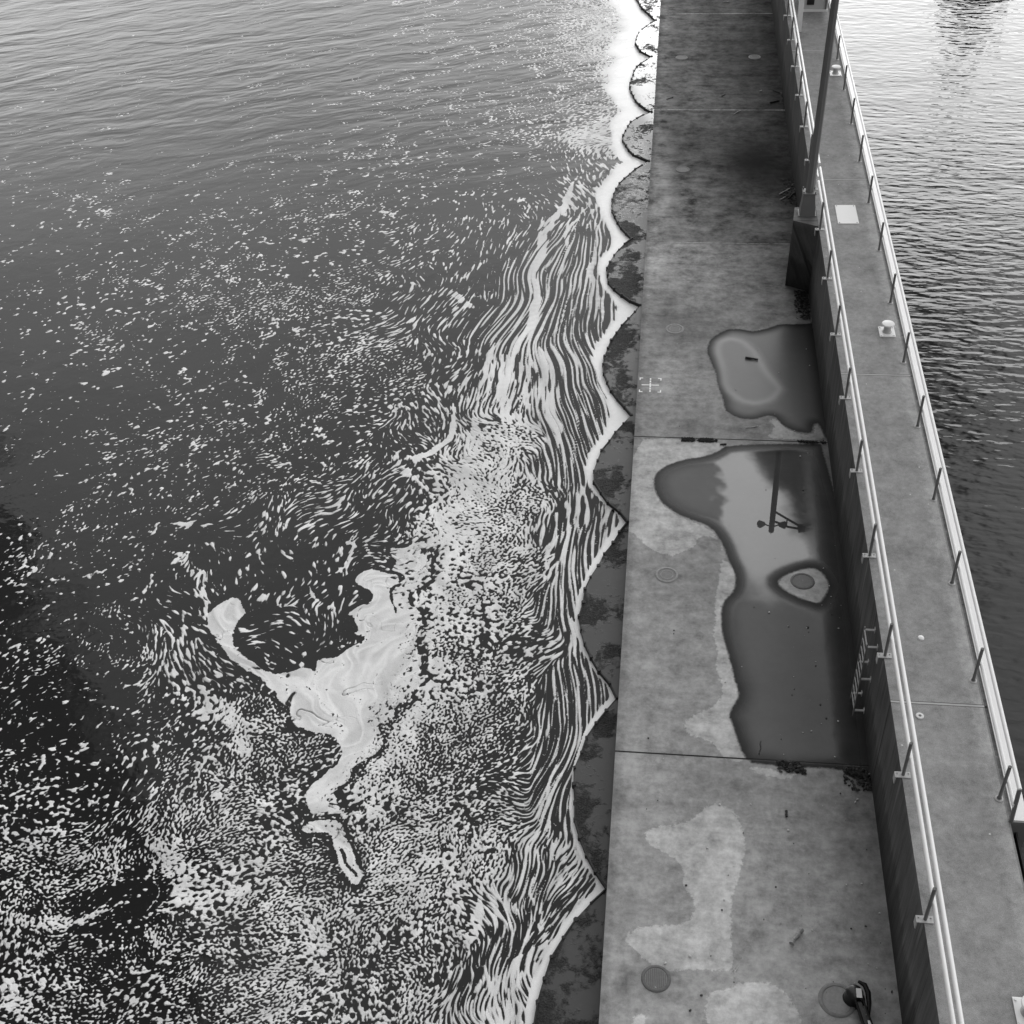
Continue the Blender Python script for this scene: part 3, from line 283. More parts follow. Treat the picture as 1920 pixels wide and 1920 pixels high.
# ------------------------------------------------------------------ object helpers
def tag(o,label=None,cat=None,group=None,kind=None):
    for k,x in (('label',label),('category',cat),('group',group),('kind',kind)):
        if x: o[k]=x
    return o
def link(name,me,mat=None,parent=None):
    o=bpy.data.objects.new(name,me); COL.objects.link(o)
    if mat: me.materials.append(mat)
    if parent: o.parent=parent
    return o
def empty(name,loc,rz=0.):
    o=bpy.data.objects.new(name,None); COL.objects.link(o); o.location=loc; o.rotation_euler=(0,0,rz); o.empty_display_size=.2; return o
class MB:
    def __init__(s): s.b=bmesh.new()
    def box(s,x0,x1,y0,y1,z0,z1,bev=0.,rot=None):
        r=bmesh.ops.create_cube(s.b,size=1.,matrix=Matrix.Translation(((x0+x1)/2,(y0+y1)/2,(z0+z1)/2))@Matrix.Diagonal((x1-x0,y1-y0,z1-z0,1)))
        if bev:
            e=list({e for q in r['verts'] for e in q.link_edges}); bmesh.ops.bevel(s.b,geom=e,offset=bev,segments=2,affect='EDGES',profile=.6)
        return s
    def tube(s,p,q,r0,r1=None,n=12,cap=True):
        p,q=Vector(p),Vector(q); d=q-p; r1=r0 if r1 is None else r1
        M=Matrix.Translation((p+q)/2)@d.to_track_quat('Z','Y').to_matrix().to_4x4()
        bmesh.ops.create_cone(s.b,cap_ends=cap,segments=n,radius1=r0,radius2=r1,depth=d.length,matrix=M); return s
    def path(s,pts,r,n=8):
        pts=[Vector(p) for p in pts]; rings=[]
        rr=r if isinstance(r,(list,tuple)) else [r]*len(pts)
        for i,p in enumerate(pts):
            d=(pts[min(i+1,len(pts)-1)]-pts[max(i-1,0)]).normalized(); q=d.to_track_quat('Z','Y')
            rings.append([s.b.verts.new(p+q@Vector((math.cos(6.2832*k/n)*rr[i],math.sin(6.2832*k/n)*rr[i],0))) for k in range(n)])
        for a,b in zip(rings,rings[1:]):
            for k in range(n): s.b.faces.new((a[k],a[(k+1)%n],b[(k+1)%n],b[k]))
        s.b.faces.new(rings[0][::-1]); s.b.faces.new(rings[-1]); return s
    def lathe(s,c,prof,n=28):
        rings=[]
        for r,z in prof:
            rings.append([s.b.verts.new((c[0]+r*math.cos(6.2832*k/n),c[1]+r*math.sin(6.2832*k/n),c[2]+z)) for k in range(n)] if r>1e-6 else [s.b.verts.new((c[0],c[1],c[2]+z))])
        for a,b in zip(rings,rings[1:]):
            for k in range(n):
                A,B=a[k%len(a)],a[(k+1)%len(a)]; Cc,D=b[(k+1)%len(b)],b[k%len(b)]
                vs=[]
                for x in (A,B,Cc,D):
                    if x not in vs: vs.append(x)
                if len(vs)>2: s.b.faces.new(vs)
        return s
    def prism(s,bot,top):
        a=[s.b.verts.new(p) for p in bot]; b=[s.b.verts.new(p) for p in top]; n=len(a)
        for k in range(n): s.b.faces.new((a[k],a[(k+1)%n],b[(k+1)%n],b[k]))
        s.b.faces.new(a[::-1]); s.b.faces.new(b); return s
    def build(s,name,mat,parent=None,smooth=False):
        bmesh.ops.recalc_face_normals(s.b,faces=s.b.faces[:])
        me=bpy.data.meshes.new(name); s.b.to_mesh(me); s.b.free()
        if smooth:
            for p in me.polygons: p.use_smooth=True
            me.set_sharp_from_angle(angle=RAD(40))
        return link(name,me,mat,parent)
def grid_mesh(name,X,Y,Z,attrs,extra=None):
    ny,nx=X.shape; n=nx*ny
    co=np.empty((n,3),np.float32); co[:,0]=X.ravel(); co[:,1]=Y.ravel(); co[:,2]=Z if np.isscalar(Z) else Z.ravel()
    i=np.arange(n).reshape(ny,nx); q=np.stack([i[:-1,:-1],i[:-1,1:],i[1:,1:],i[1:,:-1]],-1).reshape(-1,4)
    x0,y0=co[q[0,0],:2];x1,y1=co[q[0,1],:2];x2,y2=co[q[0,2],:2]
    if (x1-x0)*(y2-y0)-(x2-x0)*(y1-y0)<0: q=q[:,::-1]
    if extra is not None:
        ev,ef=extra; co=np.concatenate([co,np.array(ev,np.float32)]); 
        q=np.concatenate([q,np.array(ef)+0])
    me=bpy.data.meshes.new(name); me.vertices.add(len(co)); me.vertices.foreach_set('co',co.ravel())
    me.loops.add(q.size); me.loops.foreach_set('vertex_index',q.ravel().astype(np.int32))
    me.polygons.add(len(q)); me.polygons.foreach_set('loop_start',np.arange(0,q.size,4,dtype=np.int32))
    me.update(calc_edges=True)
    for k,(a,df) in attrs.items():
        at=me.attributes.new(k,'FLOAT','POINT'); full=np.full(len(co),df,np.float32); full[:n]=a.ravel(); at.data.foreach_set('value',full)
    me.polygons.foreach_set('use_smooth',np.ones(len(q),bool))
    return me
# ------------------------------------------------------------------ materials
def simple(name,col,rough=.6,metal=0.,var=.12,scale=6.,spec=.5,bumpd=0.):
    m,t=newmat(name); x,y,z=t.pos(); p=t.vec(x,y,z)
    n=t.noise(p,scale,4,.6); n2=t.noise(p,scale*7,3,.6)
    c=(1+n*var*2+n2*var)*col
    t.out(t.bsdf(c.m('MAXIMUM',.004),(rough+n*.15).clamp(),t.bump(n2,1.,bumpd) if bumpd else None,metal=metal,spec=spec)); return m
M={}
M['white']=simple('white_paint',.80,.35,var=.05,scale=3)
M['rail']=simple('white_rail_paint',.82,.3,var=.06,scale=4)
M['post']=simple('grey_galvanised_steel',.15,.5,var=.2,scale=8)
M['pole']=simple('dark_painted_steel',.15,.38,var=.12,scale=3)
M['black']=simple('black_steel',.006,.25,var=.3,scale=10)
M['rust']=simple('dark_corroded_steel',.018,.65,var=.5,scale=5,bumpd=.01)
M['plate']=simple('pale_metal_plate',.62,.45,var=.06,scale=2)
M['galv']=simple('pale_bracket_steel',.42,.5,var=.25,scale=14)
M['ladder']=simple('weathered_ladder_steel',.16,.5,var=.25,scale=9)
M['hut']=simple('pale_painted_panel',.5,.55,var=.08,scale=2)
M['dark']=simple('dark_glass',.02,.2,var=.1,scale=2)
M['leaf']=simple('wet_dead_leaves',.012,.7,var=.7,scale=20)
M['lit']=simple('pale_grit',.5,.7,var=.5,scale=30)
M['moss']=simple('dark_moss',.018,.9,var=.6,scale=25)
M['foliage']=simple('foliage',.035,.7,var=.4,scale=1)
M['bark']=simple('bark',.06,.9,var=.3,scale=4)
M['earth']=simple('bank_earth',.08,.9,var=.4,scale=.5)
def wood(name,col):
    m,t=newmat(name); x,y,z=t.pos(); n=t.noise(t.vec(x,y,z),30,4,.6); n2=t.noise(t.vec(x*12,y*12,z*60),3,3)
    t.out(t.bsdf(((1+n*.9+n2*.6)*col).m('MAXIMUM',.004),.8,t.bump(n,1.,.01))); return m
# river surface: clear dark water, with the floating scum as a second layer of the same sheet
def river_mat():
    m,t=newmat('river_water'); x,y,z=t.pos()
    D=t.attr('cover');F=t.attr('foam');tone=t.attr('tone');rim=t.attr('rim')
    fine=t.noise(t.vec(x,y),34,3,.6); med=t.noise(t.vec(x,y),6,4,.6)
    Fs=F+fine*.30
    mask=Fs.step(-.10,.42)
    ca,sa=math.cos(RAD(24)),math.sin(RAD(24))
    a=x*ca+y*sa; b=y*ca-x*sa
    far=y.step(44,66)
    wob=t.noise(t.vec(x*.5,y*.5),.5,2)*1.6
    w1=t.noise(t.vec(a*.36,b+wob),.8,2,.5); w2=t.noise(t.vec(a*.5+7,b*1.3+wob),2.4,2,.5); w3=t.noise(t.vec(x,y),.9,3,.5)
    h=(w1*.085+w2*.016)*far+w3*.010+t.noise(t.vec(x,y),4,2)*.0012
    wn=t.bump(h,1.,1.)
    water=t.bsdf(.011,.035,wn,ior=1.33)
    age=t.noise(t.vec(x,y),.35,3); fc=.77-D.step(.08,.5)*.10+tone*.055*(1-rim*.85)+rim*.18+med*.22+fine*.3+t.noise(t.vec(x,y),90,2,.6)*.25+age*.3+Fs.step(.1,1.6)*.03
    fh=Fs.step(-.1,1.)*.02+fine*.006+tone*.004*(1-rim)+h*.5
    foam=t.bsdf(fc.m('MINIMUM',.88),rim.step(0,1,.55,.3),t.bump(fh,1.,1.),ior=1.33,spec=.5)
    mx=t.node('ShaderNodeMixShader'); m.node_tree.links.new(mask.s,mx.inputs[0]); m.node_tree.links.new(water,mx.inputs[1]); m.node_tree.links.new(foam,mx.inputs[2])
    t.out(mx.outputs[0]); return m
def lock_water_mat():
    m,t=newmat('lock_water'); x,y,z=t.pos()
    wob=t.noise(t.vec(x*.35,y*.5),1.,3)*.9
    w1=t.noise(t.vec(x*.42+wob*.15,y+x*.06+wob*.5),3.1,1.5,.4); w2=t.noise(t.vec(x*.5,y*1.1+wob*.3),6.5,1,.4); w3=t.noise(t.vec(x*.3,y*.7),.6,2)
    am=y.step(20,42,.35,1.)*y.step(46,66,1.,.62)
    h=(w1*.042+w2*.009)*am+w3*.05
    t.out(t.bsdf(.012,.03,t.bump(h,1.,1.),ior=1.33)); return m
def deck_mat():
    m,t=newmat('wet_deck_concrete'); x,y,z=t.pos(); p=t.vec(x,y,z)
    pud=t.attr('pud');silt_sheen=t.attr('silt_sheen');lite=t.attr('lite');tone=t.attr('tone');dark=t.attr('dark')
    e1=t.noise(p,9,5,.65); e2=t.noise(p,45,3,.6); big=t.noise(p,.9,4,.6); mid=t.noise(p,3.2,6,.68); streak=t.noise(t.vec(x*.6,y*2.2),1.6,4,.6)
    speck=t.noise(p,70,2,.7)
    wet=(pud+e1*.16+e2*.06).step(-.02,.06)
    wetin=(pud+e1*.03).step(.03,.5)
    li=(lite+e1*.24+e2*.1).step(-.014,.022)
    fy=y.step(36,48); base=tone*1.27*(1+big*(1.2+fy*2.0)+mid*(1.5+fy*.7)+streak*(.6+fy*.7)+e1*.55+e2*.25+speck*.45).m('MAXIMUM',.15)
    scum=(t.noise(p,1.5,6,.75)+mid*.3).step(.16,.24)*fy*x.step(3.6,2.2); edge_l=(x+mid*1.2).step(1.3,.3)*fy
    base=base*(1+scum*.9+edge_l*.55)
    base=base*(1+li*y.step(19,23,.50,.58))
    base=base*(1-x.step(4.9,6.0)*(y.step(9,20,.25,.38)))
    # damp fringe along the water edge
    base=base*(1-(x+e1*.15).step(.28,.02)*.28)
    spots=t.noise(p,16,2,.5).step(.235,.30)
    base=base*(1-spots*.35)
    film=silt_sheen*.12+.020+big*.03+mid*.02+speck*.01  # film colour, lightened by silt and painted sky brightness
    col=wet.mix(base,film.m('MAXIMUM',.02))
    k=((y*-1+JY)/JL+.5).m('FRACT')-.5; jd=k.m('ABSOLUTE')*JL
    jl=(jd+e2*.012-y.step(40,60)*.02).step(.03,.012)
    jc=y.step(38,46)*(.5+e1*1.2+big*1.6).clamp()*.6+.012
    col=jl.mix(col,jc)
    rough=wet*(wetin*-.445-.31)+.76+wet*wetin*((x+e1*.5).step(4.8,5.6)*.14+y.step(31.9,32.2)*.3)
    hb=(e1*.004+speck*.0025+mid*.004)*(1-wet)-jl*.01
    sh=t.bsdf(col.m('MAXIMUM',.006).m('MINIMUM',.85),rough,t.bump(hb,1.,1.),ior=1.45,spec=(wet*(wetin*.42-.1)+y.step(30,46,.22,.06)).m('MAXIMUM',.02))
    t.out(sh); return m
def walkway_mat():
    m,t=newmat('walkway_concrete'); x,y,z=t.pos(); p=t.vec(x,y,z)
    e1=t.noise(p,7,5,.7); e2=t.noise(p,40,3,.65); big=t.noise(p,.7,4,.6); mid=t.noise(p,2.4,5,.7); sp=t.noise(p,80,2,.7)
    c=.26*(1+big*.9+mid*.9+e1*.8+e2*.6+sp*.9)
    c=c*(1-y.step(30,62)*.22)
    ed=(x+e1*.22+e2*.05).step(7.62,7.86); c=c*(1+ed*.24)
    c=c*(1-(x+e2*.03).step(7.995,8.01)*.35)
    d,colr=t.voro(t.vec(x,y),1.9); drop=(d+e2*.05).step(.045,.025)
    c=drop.mix(c,.62)
    k=((y*-1+WJY)/JL+.5).m('FRACT')-.5; jd=k.m('ABSOLUTE')*JL+e1*.02
    c=jd.step(.035,.015).mix(c,.42); c=(jd-.035).m('ABSOLUTE').step(.012,.004).mix(c,.05)
    t.out(t.bsdf(c.m('MAXIMUM',.01),.8,t.bump(e2*.003+sp*.003+e1*.003,1.,1.),spec=.25)); return m
def wall_mat():
    m,t=newmat('damp_wall_concrete'); x,y,z=t.pos()
    st=t.noise(t.vec(y*3.2,z*.22,x),1.4,5,.65); st2=t.noise(t.vec(y*9,z*.35,x),1.5,3,.6); big=t.noise(t.vec(y,z,x),.6,3)
    sp=t.noise(t.vec(y,z,x),26,3,.6)
    c=.088*(1+st*1.7+st2*1.2+big*1.2+sp*.5)
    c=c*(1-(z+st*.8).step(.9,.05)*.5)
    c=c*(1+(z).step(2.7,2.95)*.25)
    tide=(z+st*1.2+st2*.4).step(1.35,1.0); c=c*(1-tide*.45); leach=(st2*1.2+st).step(.3,.45)*(z+st*2).step(1.0,2.4); c=c+leach*.06
    k=((y*-1+WJY)/JL+.5).m('FRACT')-.5; c=(k.m('ABSOLUTE')*JL).step(.035,.015).mix(c,.012)
    k2=((y*-1+WJY)/JL*4+.5).m('FRACT')-.5; c=(k2.m('ABSOLUTE')*JL/4+st2*.05).step(.03,.01)*.45*-1*c+c
    kp=((y-13.56)/3.35+.5).m('FRACT')-.5; drip=((kp+st2*.012).m('ABSOLUTE')*3.35).step(.085,.03)*(z+st*1.5).step(1.5,2.8); c=drip.mix(c,.17)
    run=(st2+st*.5).step(.24,.36)*(z.step(1.2,2.9)); c=run.mix(c,c*1.8)
    t.out(t.bsdf(c.m('MAXIMUM',.012),.72,t.bump(sp*.004+st*.003,1.,1.),spec=.3)); return m
def fill_mat():
    m,t=newmat('cell_fill'); x,y,z=t.pos(); p=t.vec(x,y)
    e1=t.noise(p,5,6,.7); e2=t.noise(p,22,4,.7); big=t.noise(p,.75,4,.6,.4)
    isl=(big+e1*.5-(x+.15).step(-.5,.1)*.10).step(-.10,.05)
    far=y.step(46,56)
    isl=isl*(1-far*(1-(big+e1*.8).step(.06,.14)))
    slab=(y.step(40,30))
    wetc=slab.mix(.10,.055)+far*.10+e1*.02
    dirt=(.030+e1*.05+e2*.11).m('MAXIMUM',.006)*(1+slab*.1)
    grit=(e2+e1*.3).step(.17,.26)*.10
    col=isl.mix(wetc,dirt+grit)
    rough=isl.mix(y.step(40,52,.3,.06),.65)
    t.out(t.bsdf(col.m('MAXIMUM',.006),rough,t.bump(isl*(e1*.10+e2*.05),1.,1.),ior=1.4,spec=isl.mix(.5,.25))); return m
M['river']=river_mat();M['lock']=lock_water_mat();M['deck']=deck_mat();M['walk']=walkway_mat();M['wall']=wall_mat();M['fill']=fill_mat()
# ------------------------------------------------------------------ water
fr=foam_fields(STREAM,CP,RIB,POLY,SLITS,PILE)
X,Y=fr['X'],fr['Y']; ny,nx=X.shape; n=nx*ny
B=1800.; cr=[(-B,-B),(1.5,-B),(1.5,B),(-B,B)]
ev=[(a,b,ZW) for a,b in cr]
ia,ib,ic,id_=0,nx-1,n-1,n-nx      # right-near, left-near, left-far, right-far
ef=[(n,n+1,ia,ib),(n+1,n+2,id_,ia),(n+2,n+3,ic,id_),(n+3,n,ib,ic)]
me=grid_mesh('river_water',X,Y,ZW,{'foam':(fr['F'],-9.),'tone':(fr['tone'],0.),'rim':(fr['rim'],0.),'cover':(fr['D'],0.)},(ev,ef))
tag(link('river_water',me,M['river']),kind='structure',label='dark river water streaked with white foam',cat='water')
b=MB(); vs=[b.b.verts.new(p) for p in ((7.5,-B,ZW),(B,-B,ZW),(B,B,ZW),(7.5,B,ZW))]; b.b.faces.new(vs)
tag(b.build('lock_water',M['lock']),kind='structure',label='rippled water on the far side of the walkway',cat='water')
# ------------------------------------------------------------------ deck
rr=np.linspace(8,84,1521); xx=np.linspace(0,DECK_W,122); DX,DY=np.meshgrid(xx,rr); DX=DX.astype(np.float32);DY=DY.astype(np.float32)
def union(polys): return np.maximum.reduce([sdf(DX,DY,p) for p in polys])
pud=np.minimum(union(PUD),-union(ISLE)); lite=union(LITE); dk=union(DARK)
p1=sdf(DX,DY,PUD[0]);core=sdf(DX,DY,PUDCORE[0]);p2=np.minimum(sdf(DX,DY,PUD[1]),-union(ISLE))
silt_sheen=np.where(p1>-.1,sstep(-.35,.06,core)*.55+.8*np.exp(-((core-.04)/.13)**2),sstep(.08,.7,p2)*(.46-.22*sstep(3.4,5.0,DX)-.12*sstep(27,22,DY)))  # silt tone plus sky reflection put into the colour, weaker towards the wall
ty=np.interp(DY,[a for a,_ in TONE_Y],[q for _,q in TONE_Y]) if TONE_Y[0][0]<TONE_Y[-1][0] else np.interp(DY,[a for a,_ in TONE_Y][::-1],[q for _,q in TONE_Y][::-1])
for bx,by,r,am in BLOB:
    # stains: spread further across the far slabs, where they run along the slab
    ty=ty*(1+am*np.exp(-((DX-bx)**2+((DY-by)/(1+by/45))**2)/(2*(r*.75)**2)))
me=grid_mesh('deck',DX,DY,0.,{'pud':(np.clip(pud,-1,1),-1),'silt_sheen':(silt_sheen,0),'lite':(np.clip(lite,-1,1),-1),'tone':(ty,.2),'dark':(np.clip(dk,-1,1),-1)})
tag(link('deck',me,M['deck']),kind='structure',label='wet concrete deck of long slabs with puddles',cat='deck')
b=MB(); b.box(.0,6.0,-20,84,-3,-.012); tag(b.build('deck_slab',M['wall']),kind='structure',label='body of the concrete deck under its surface',cat='deck')
b=MB(); b.box(.003,DECK_W-.003,-20,7.998,-.011,0)
tag(b.build('deck_near',M['wall']),kind='structure',label='deck continuing below the picture',cat='deck')
# ------------------------------------------------------------------ sheet pile cells
CELL_LABELS=["sheet pile cell at the very top of the picture, its fill mostly glaring white",
"second sheet pile cell from the top, small, with dark blotches in white fill",
"third sheet pile cell from the top, longer, filled with white wet glare",
"small sheet pile cell with one solid black patch, level with the far joint",
"long sheet pile cell with gravelly grey fill, just above the lamp pier's level",
"short sheet pile cell with a joint line across its fill, beside the lamp pier's slab",
"rocky dark sheet pile cell left of the painted cross mark",
"short sheet pile cell with smooth wet grey fill beside the pale dry patch",
"long dark mossy sheet pile cell beside the ringed deck cover",
"dark sheet pile cell crossed by a joint near the lowest deck joint",
"nearest sheet pile cell at the bottom of the picture, wet grey with dark weed"]
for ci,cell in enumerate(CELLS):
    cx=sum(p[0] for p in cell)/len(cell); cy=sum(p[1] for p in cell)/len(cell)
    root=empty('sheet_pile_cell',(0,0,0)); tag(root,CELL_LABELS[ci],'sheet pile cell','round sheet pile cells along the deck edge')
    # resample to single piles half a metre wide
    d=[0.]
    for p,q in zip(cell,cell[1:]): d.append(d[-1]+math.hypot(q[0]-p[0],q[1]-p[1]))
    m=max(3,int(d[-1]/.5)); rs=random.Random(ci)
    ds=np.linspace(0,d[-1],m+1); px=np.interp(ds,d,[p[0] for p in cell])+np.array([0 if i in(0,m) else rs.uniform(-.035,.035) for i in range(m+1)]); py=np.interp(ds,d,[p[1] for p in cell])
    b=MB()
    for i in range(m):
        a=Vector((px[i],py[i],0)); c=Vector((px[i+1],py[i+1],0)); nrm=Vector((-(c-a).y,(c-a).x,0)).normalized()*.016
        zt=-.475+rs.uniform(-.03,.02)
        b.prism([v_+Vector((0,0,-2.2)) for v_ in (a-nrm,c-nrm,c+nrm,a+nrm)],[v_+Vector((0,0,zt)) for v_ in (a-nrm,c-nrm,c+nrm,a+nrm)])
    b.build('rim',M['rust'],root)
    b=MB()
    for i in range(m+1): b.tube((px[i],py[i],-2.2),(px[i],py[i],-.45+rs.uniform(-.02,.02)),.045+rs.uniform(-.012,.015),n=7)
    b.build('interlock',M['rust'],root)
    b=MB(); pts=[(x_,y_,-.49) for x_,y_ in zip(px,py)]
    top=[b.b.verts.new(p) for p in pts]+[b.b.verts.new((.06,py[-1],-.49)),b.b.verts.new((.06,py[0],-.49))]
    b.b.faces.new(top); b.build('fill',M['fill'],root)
# ------------------------------------------------------------------ lock wall with walkway
root=empty('lock_wall',(DECK_W,30,0)); tag(root,'long concrete lock wall carrying the railed walkway','wall')
def part(mb,name,mat,r,**k):
    o=mb.build(name,mat,r,**k); o.matrix_parent_inverse=Matrix.Translation(-r.location) if r.rotation_euler.z==0 else r.matrix_basis.inverted(); return o
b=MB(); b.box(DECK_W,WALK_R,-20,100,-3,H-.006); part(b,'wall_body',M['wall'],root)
b=MB()
vs=[b.b.verts.new(p) for p in ((DECK_W-.004,-20,H),(WALK_R,-20,H),(WALK_R,100,H),(DECK_W-.004,100,H))]; b.b.faces.new(vs)
part(b,'walkway',M['walk'],root)
b=MB(); b.box(WALK_R,8.115,15.95,100,-3,H-.02); part(b,'kerb',M['wall'],root)
b=MB(); b.box(8.115,8.40,15.95,100,1.6,H+.012,bev=.01); part(b,'white_fender',M['white'],root)
b=MB(); b.box(WALK_R,8.43,15.90,15.948,0,H+.02); part(b,'end_plate',M['pole'],root)
b=MB(); b.box(WALK_R,8.2,-20,15.895,-3,H-.45); part(b,'lower_ledge',M['wall'],root)
b=MB(); b.box(8.2,8.24,-20,15.895,-3,H-.30); part(b,'steel_armour',M['rust'],root)
# ------------------------------------------------------------------ lamp pier and lamp post
b=MB(); zt=H-.01
b.prism([(5.23,41.62,-.0),(6.049,41.2,-.0),(6.049,42.35,-.0),(5.38,42.3,-.0)],[(5.20,41.02,zt),(6.049,40.60,zt),(6.049,42.1,zt),(5.30,42.0,zt)])
tag(b.build('lamp_pier',M['wall']),'dark concrete pier on the deck carrying the lamp post','pier')
PX,PY=5.70,41.55
root=empty('lamp_post',(PX,PY,zt)); tag(root,'tall dark lamp post with a tapered square foot standing on the concrete pier','lamp post')
LEAN=.012
def pl(z,dx=0.,dy=0.): return (dx+LEAN*z,dy,z)
b=MB(); b.box(-.31,.31,-.25,.25,0,.035,bev=.008); b.build('base_plate',M['pole'],root)
b=MB(); s0,s1=.27,.2; b.prism([(-s0,-s0*.85,.035),(s0,-s0*.85,.035),(s0,s0*.85,.035),(-s0,s0*.85,.035)],[(-s1,-s1*.9,.82),(s1,-s1*.9,.82),(s1,s1*.9,.82),(-s1,s1*.9,.82)])
sh=b.build('foot_shroud',M['pole'],root)
b=MB(); b.box(-.235,.235,-.22,.22,.82,.86,bev=.01)
for sx in (-.2,.2):
    for sy in (-.18,.18): b.tube((sx,sy,.86),(sx,sy,.93),.025,n=6)
b.build('collar',M['post'],root)
b=MB(); b.tube(pl(.86),pl(9.2),.145,.118,n=8,cap=True); b.build('shaft',M['pole'],root)
b=MB(); b.path([pl(8.6,.05),pl(8.9,.7),pl(9.0,1.3)],.05); b.path([pl(8.05,.05),pl(8.5,.7),pl(8.9,1.3)],.05); b.tube(pl(8.43,.62),pl(8.86,.62),.03,n=8); b.build('arm',M['pole'],root)
b=MB(); b.prism([(1.2,-.2,8.86),(2.0,-.16,8.93),(2.0,.16,8.93),(1.2,.2,8.86)],[(1.25,-.15,9.08),(1.95,-.12,9.08),(1.95,.12,9.08),(1.25,.15,9.08)]); b.build('lamp_head',M['pole'],root)
for sx in (-1,1):
    b=MB(); b.tube(pl(8.9,sx*.1),pl(8.78,sx*.34),.03,n=8); b.tube((sx*.34+.1,.02,8.80),(sx*.52+.1,-.12,8.70),.10,.17,n=14); b.build('floodlight',M['pole'],root)
# ------------------------------------------------------------------ guard rails
def guardrail(y0,y1,ys,x,xr,label,plates,name='guardrail',side=1):
    root=empty(name,(x,y0,H)); tag(root,label,'railing','white pipe railings of the walkway')
    for yy in ys:
        b=MB(); b.tube((0,yy-y0,-.12 if plates else .0),(0,yy-y0,1.05),.036,n=10); p=b.build('post',M['post'],root,smooth=True)
        if plates:
            b=MB(); b.box(-.17,.15,yy-y0-.075,yy-y0+.075,.004,.024,bev=.004)
            b.box(-.17,-.15,yy-y0-.075,yy-y0+.075,-.20,.004)
            for q in (-.12,.11): b.tube((q,yy-y0+.03,.024),(q,yy-y0+.03,.05),.016,n=6)
            b.build('base_plate',M['galv'],p)
        else:
            b=MB(); b.lathe((0,yy-y0,0),[(.085,.002),(.085,.014),(.05,.02),(.05,.04)],14); b.build('base_flange',M['galv'],p)
    dx=xr-x
    for nm,zz_ in (('top_rail',1.07),('mid_rail',.55)):
        b=MB(); b.path([(dx,0,zz_),(dx,(y1-y0)*.3,zz_+.004),(dx+.004,(y1-y0)*.6,zz_-.003),(dx,y1-y0,zz_)],.045,n=12)
        yj=4.
        while yj<y1-y0: b.tube((dx,yj-.06,zz_),(dx,yj+.06,zz_),.0465,n=12); yj+=6.3
        b.build(nm,M['rail'],root,smooth=True)
YL=[6.86,10.21,13.56,16.92,20.28,23.64,26.99,30.34,33.68,37.04,40.36]
guardrail(2.0,42.95,YL,6.07,6.145,'long white railing on the deck side of the walkway, nearest the viewer',True)
guardrail(43.25,74.,[43.4,45.8,48.81,51.91,55.0,58.1,61.2,64.3,67.4,70.5,73.6],6.07,6.145,'white railing on the deck side beyond the lamp post',True)
YR=[16.47,19.66,22.78,25.91,29.07,32.24,35.6,38.95,42.37,45.72,49.12,52.46,55.8,59.1,62.4,65.7,69.]
guardrail(15.9,70.,YR,7.92,7.995,'white railing along the outer edge of the walkway above the white fender',False)
b=MB(); b.tube((8.06,15.93,H-.02),(8.0,15.93,H+1.07),.045,n=10); tag(b.build('end_post',M['pole']),'dark end post closing the outer railing at its near end','post')
# ------------------------------------------------------------------ walkway furniture
BOLL=[(7.62,11.85,"nearest white mooring bollard, cut by the bottom right corner"),(7.62,33.88,"white mushroom bollard on the middle of the walkway"),(7.72,54.2,"far white mushroom bollard partly hidden behind the lamp post")]
proto=None
for x_,y_,lab in BOLL:
    if proto is None:
        proto=empty('bollard',(x_,y_,H)); kids=[]
        b=MB(); b.box(-.24,.24,-.28,.28,.002,.03,bev=.012)
        for q in ((-.19,-.22),(.19,-.22),(-.19,.22),(.19,.22)): b.tube((*q,.03),(*q,.055),.025,n=6)
        kids.append(b.build('base_plate',M['white'],proto))
        b=MB(); b.lathe((0,0,0),[(.15,.03),(.115,.06),(.105,.22),(.13,.28)],24); kids.append(b.build('post',M['galv'],proto,smooth=True))
        b=MB(); b.lathe((0,0,0),[(.13,.275),(.19,.29),(.195,.31),(.18,.33),(.1,.345),(0,.35)],28); kids.append(b.build('cap',M['white'],proto,smooth=True)); r=proto
    else:
        r=proto.copy(); COL.objects.link(r)
        for c_ in kids: q=c_.copy(); COL.objects.link(q); q.parent=r
        r.location=(x_,y_,H)
    tag(r,lab,'bollard','white mooring bollards on the walkway')
b=MB(); b.prism([(6.72,40.79,H+.003),(7.45,40.81,H+.003),(7.44,42.19,H+.003),(6.72,42.17,H+.003)],[(6.725,40.795,H+.018),(7.445,40.815,H+.018),(7.435,42.185,H+.018),(6.725,42.165,H+.018)])
hp=empty('hatch_cover',(0,0,0)); tag(hp,'pale rectangular hatch cover set in the walkway beside the lamp post','hatch'); b.build('cover_plate',M['plate'],hp)
b=MB()
for q in ((6.78,40.86),(7.38,40.87),(7.37,42.11),(6.78,42.10)):
    b=MB(); b.tube((*q,H+.018),(*q,H+.026),.022,n=6); b.build('bolt',M['post'],hp)
# small control hut across the walkway
root=empty('control_hut',(7.33,61.75,H)); tag(root,'pale control hut with a narrow dark door at the far end of the walkway','hut')
b=MB(); b.box(-.60,.60,0,2.2,.10,2.6,bev=.02); b.build('body',M['hut'],root)
b=MB(); b.box(-.62,.62,-.03,2.23,.0,.10); b.build('plinth',M['white'],root)
b=MB(); b.box(-.36,-.02,-.035,-.004,.32,2.1,bev=.006); d_=b.build('door',M['dark'],root)
b=MB(); b.box(-.09,-.05,-.07,-.035,1.1,1.22); b.build('handle',M['post'],d_)
b=MB(); b.box(.5,.575,-.05,-.003,.12,2.5); b.build('corner_post',M['post'],root)
b=MB(); b.box(-.7,.7,-.1,2.3,2.6,2.72,bev=.02); b.build('roof',M['hut'],root)
b=MB(); b.box(-.03,.22,-.012,-.002,.55,2.0); b.build('side_panel',M['plate'],root)
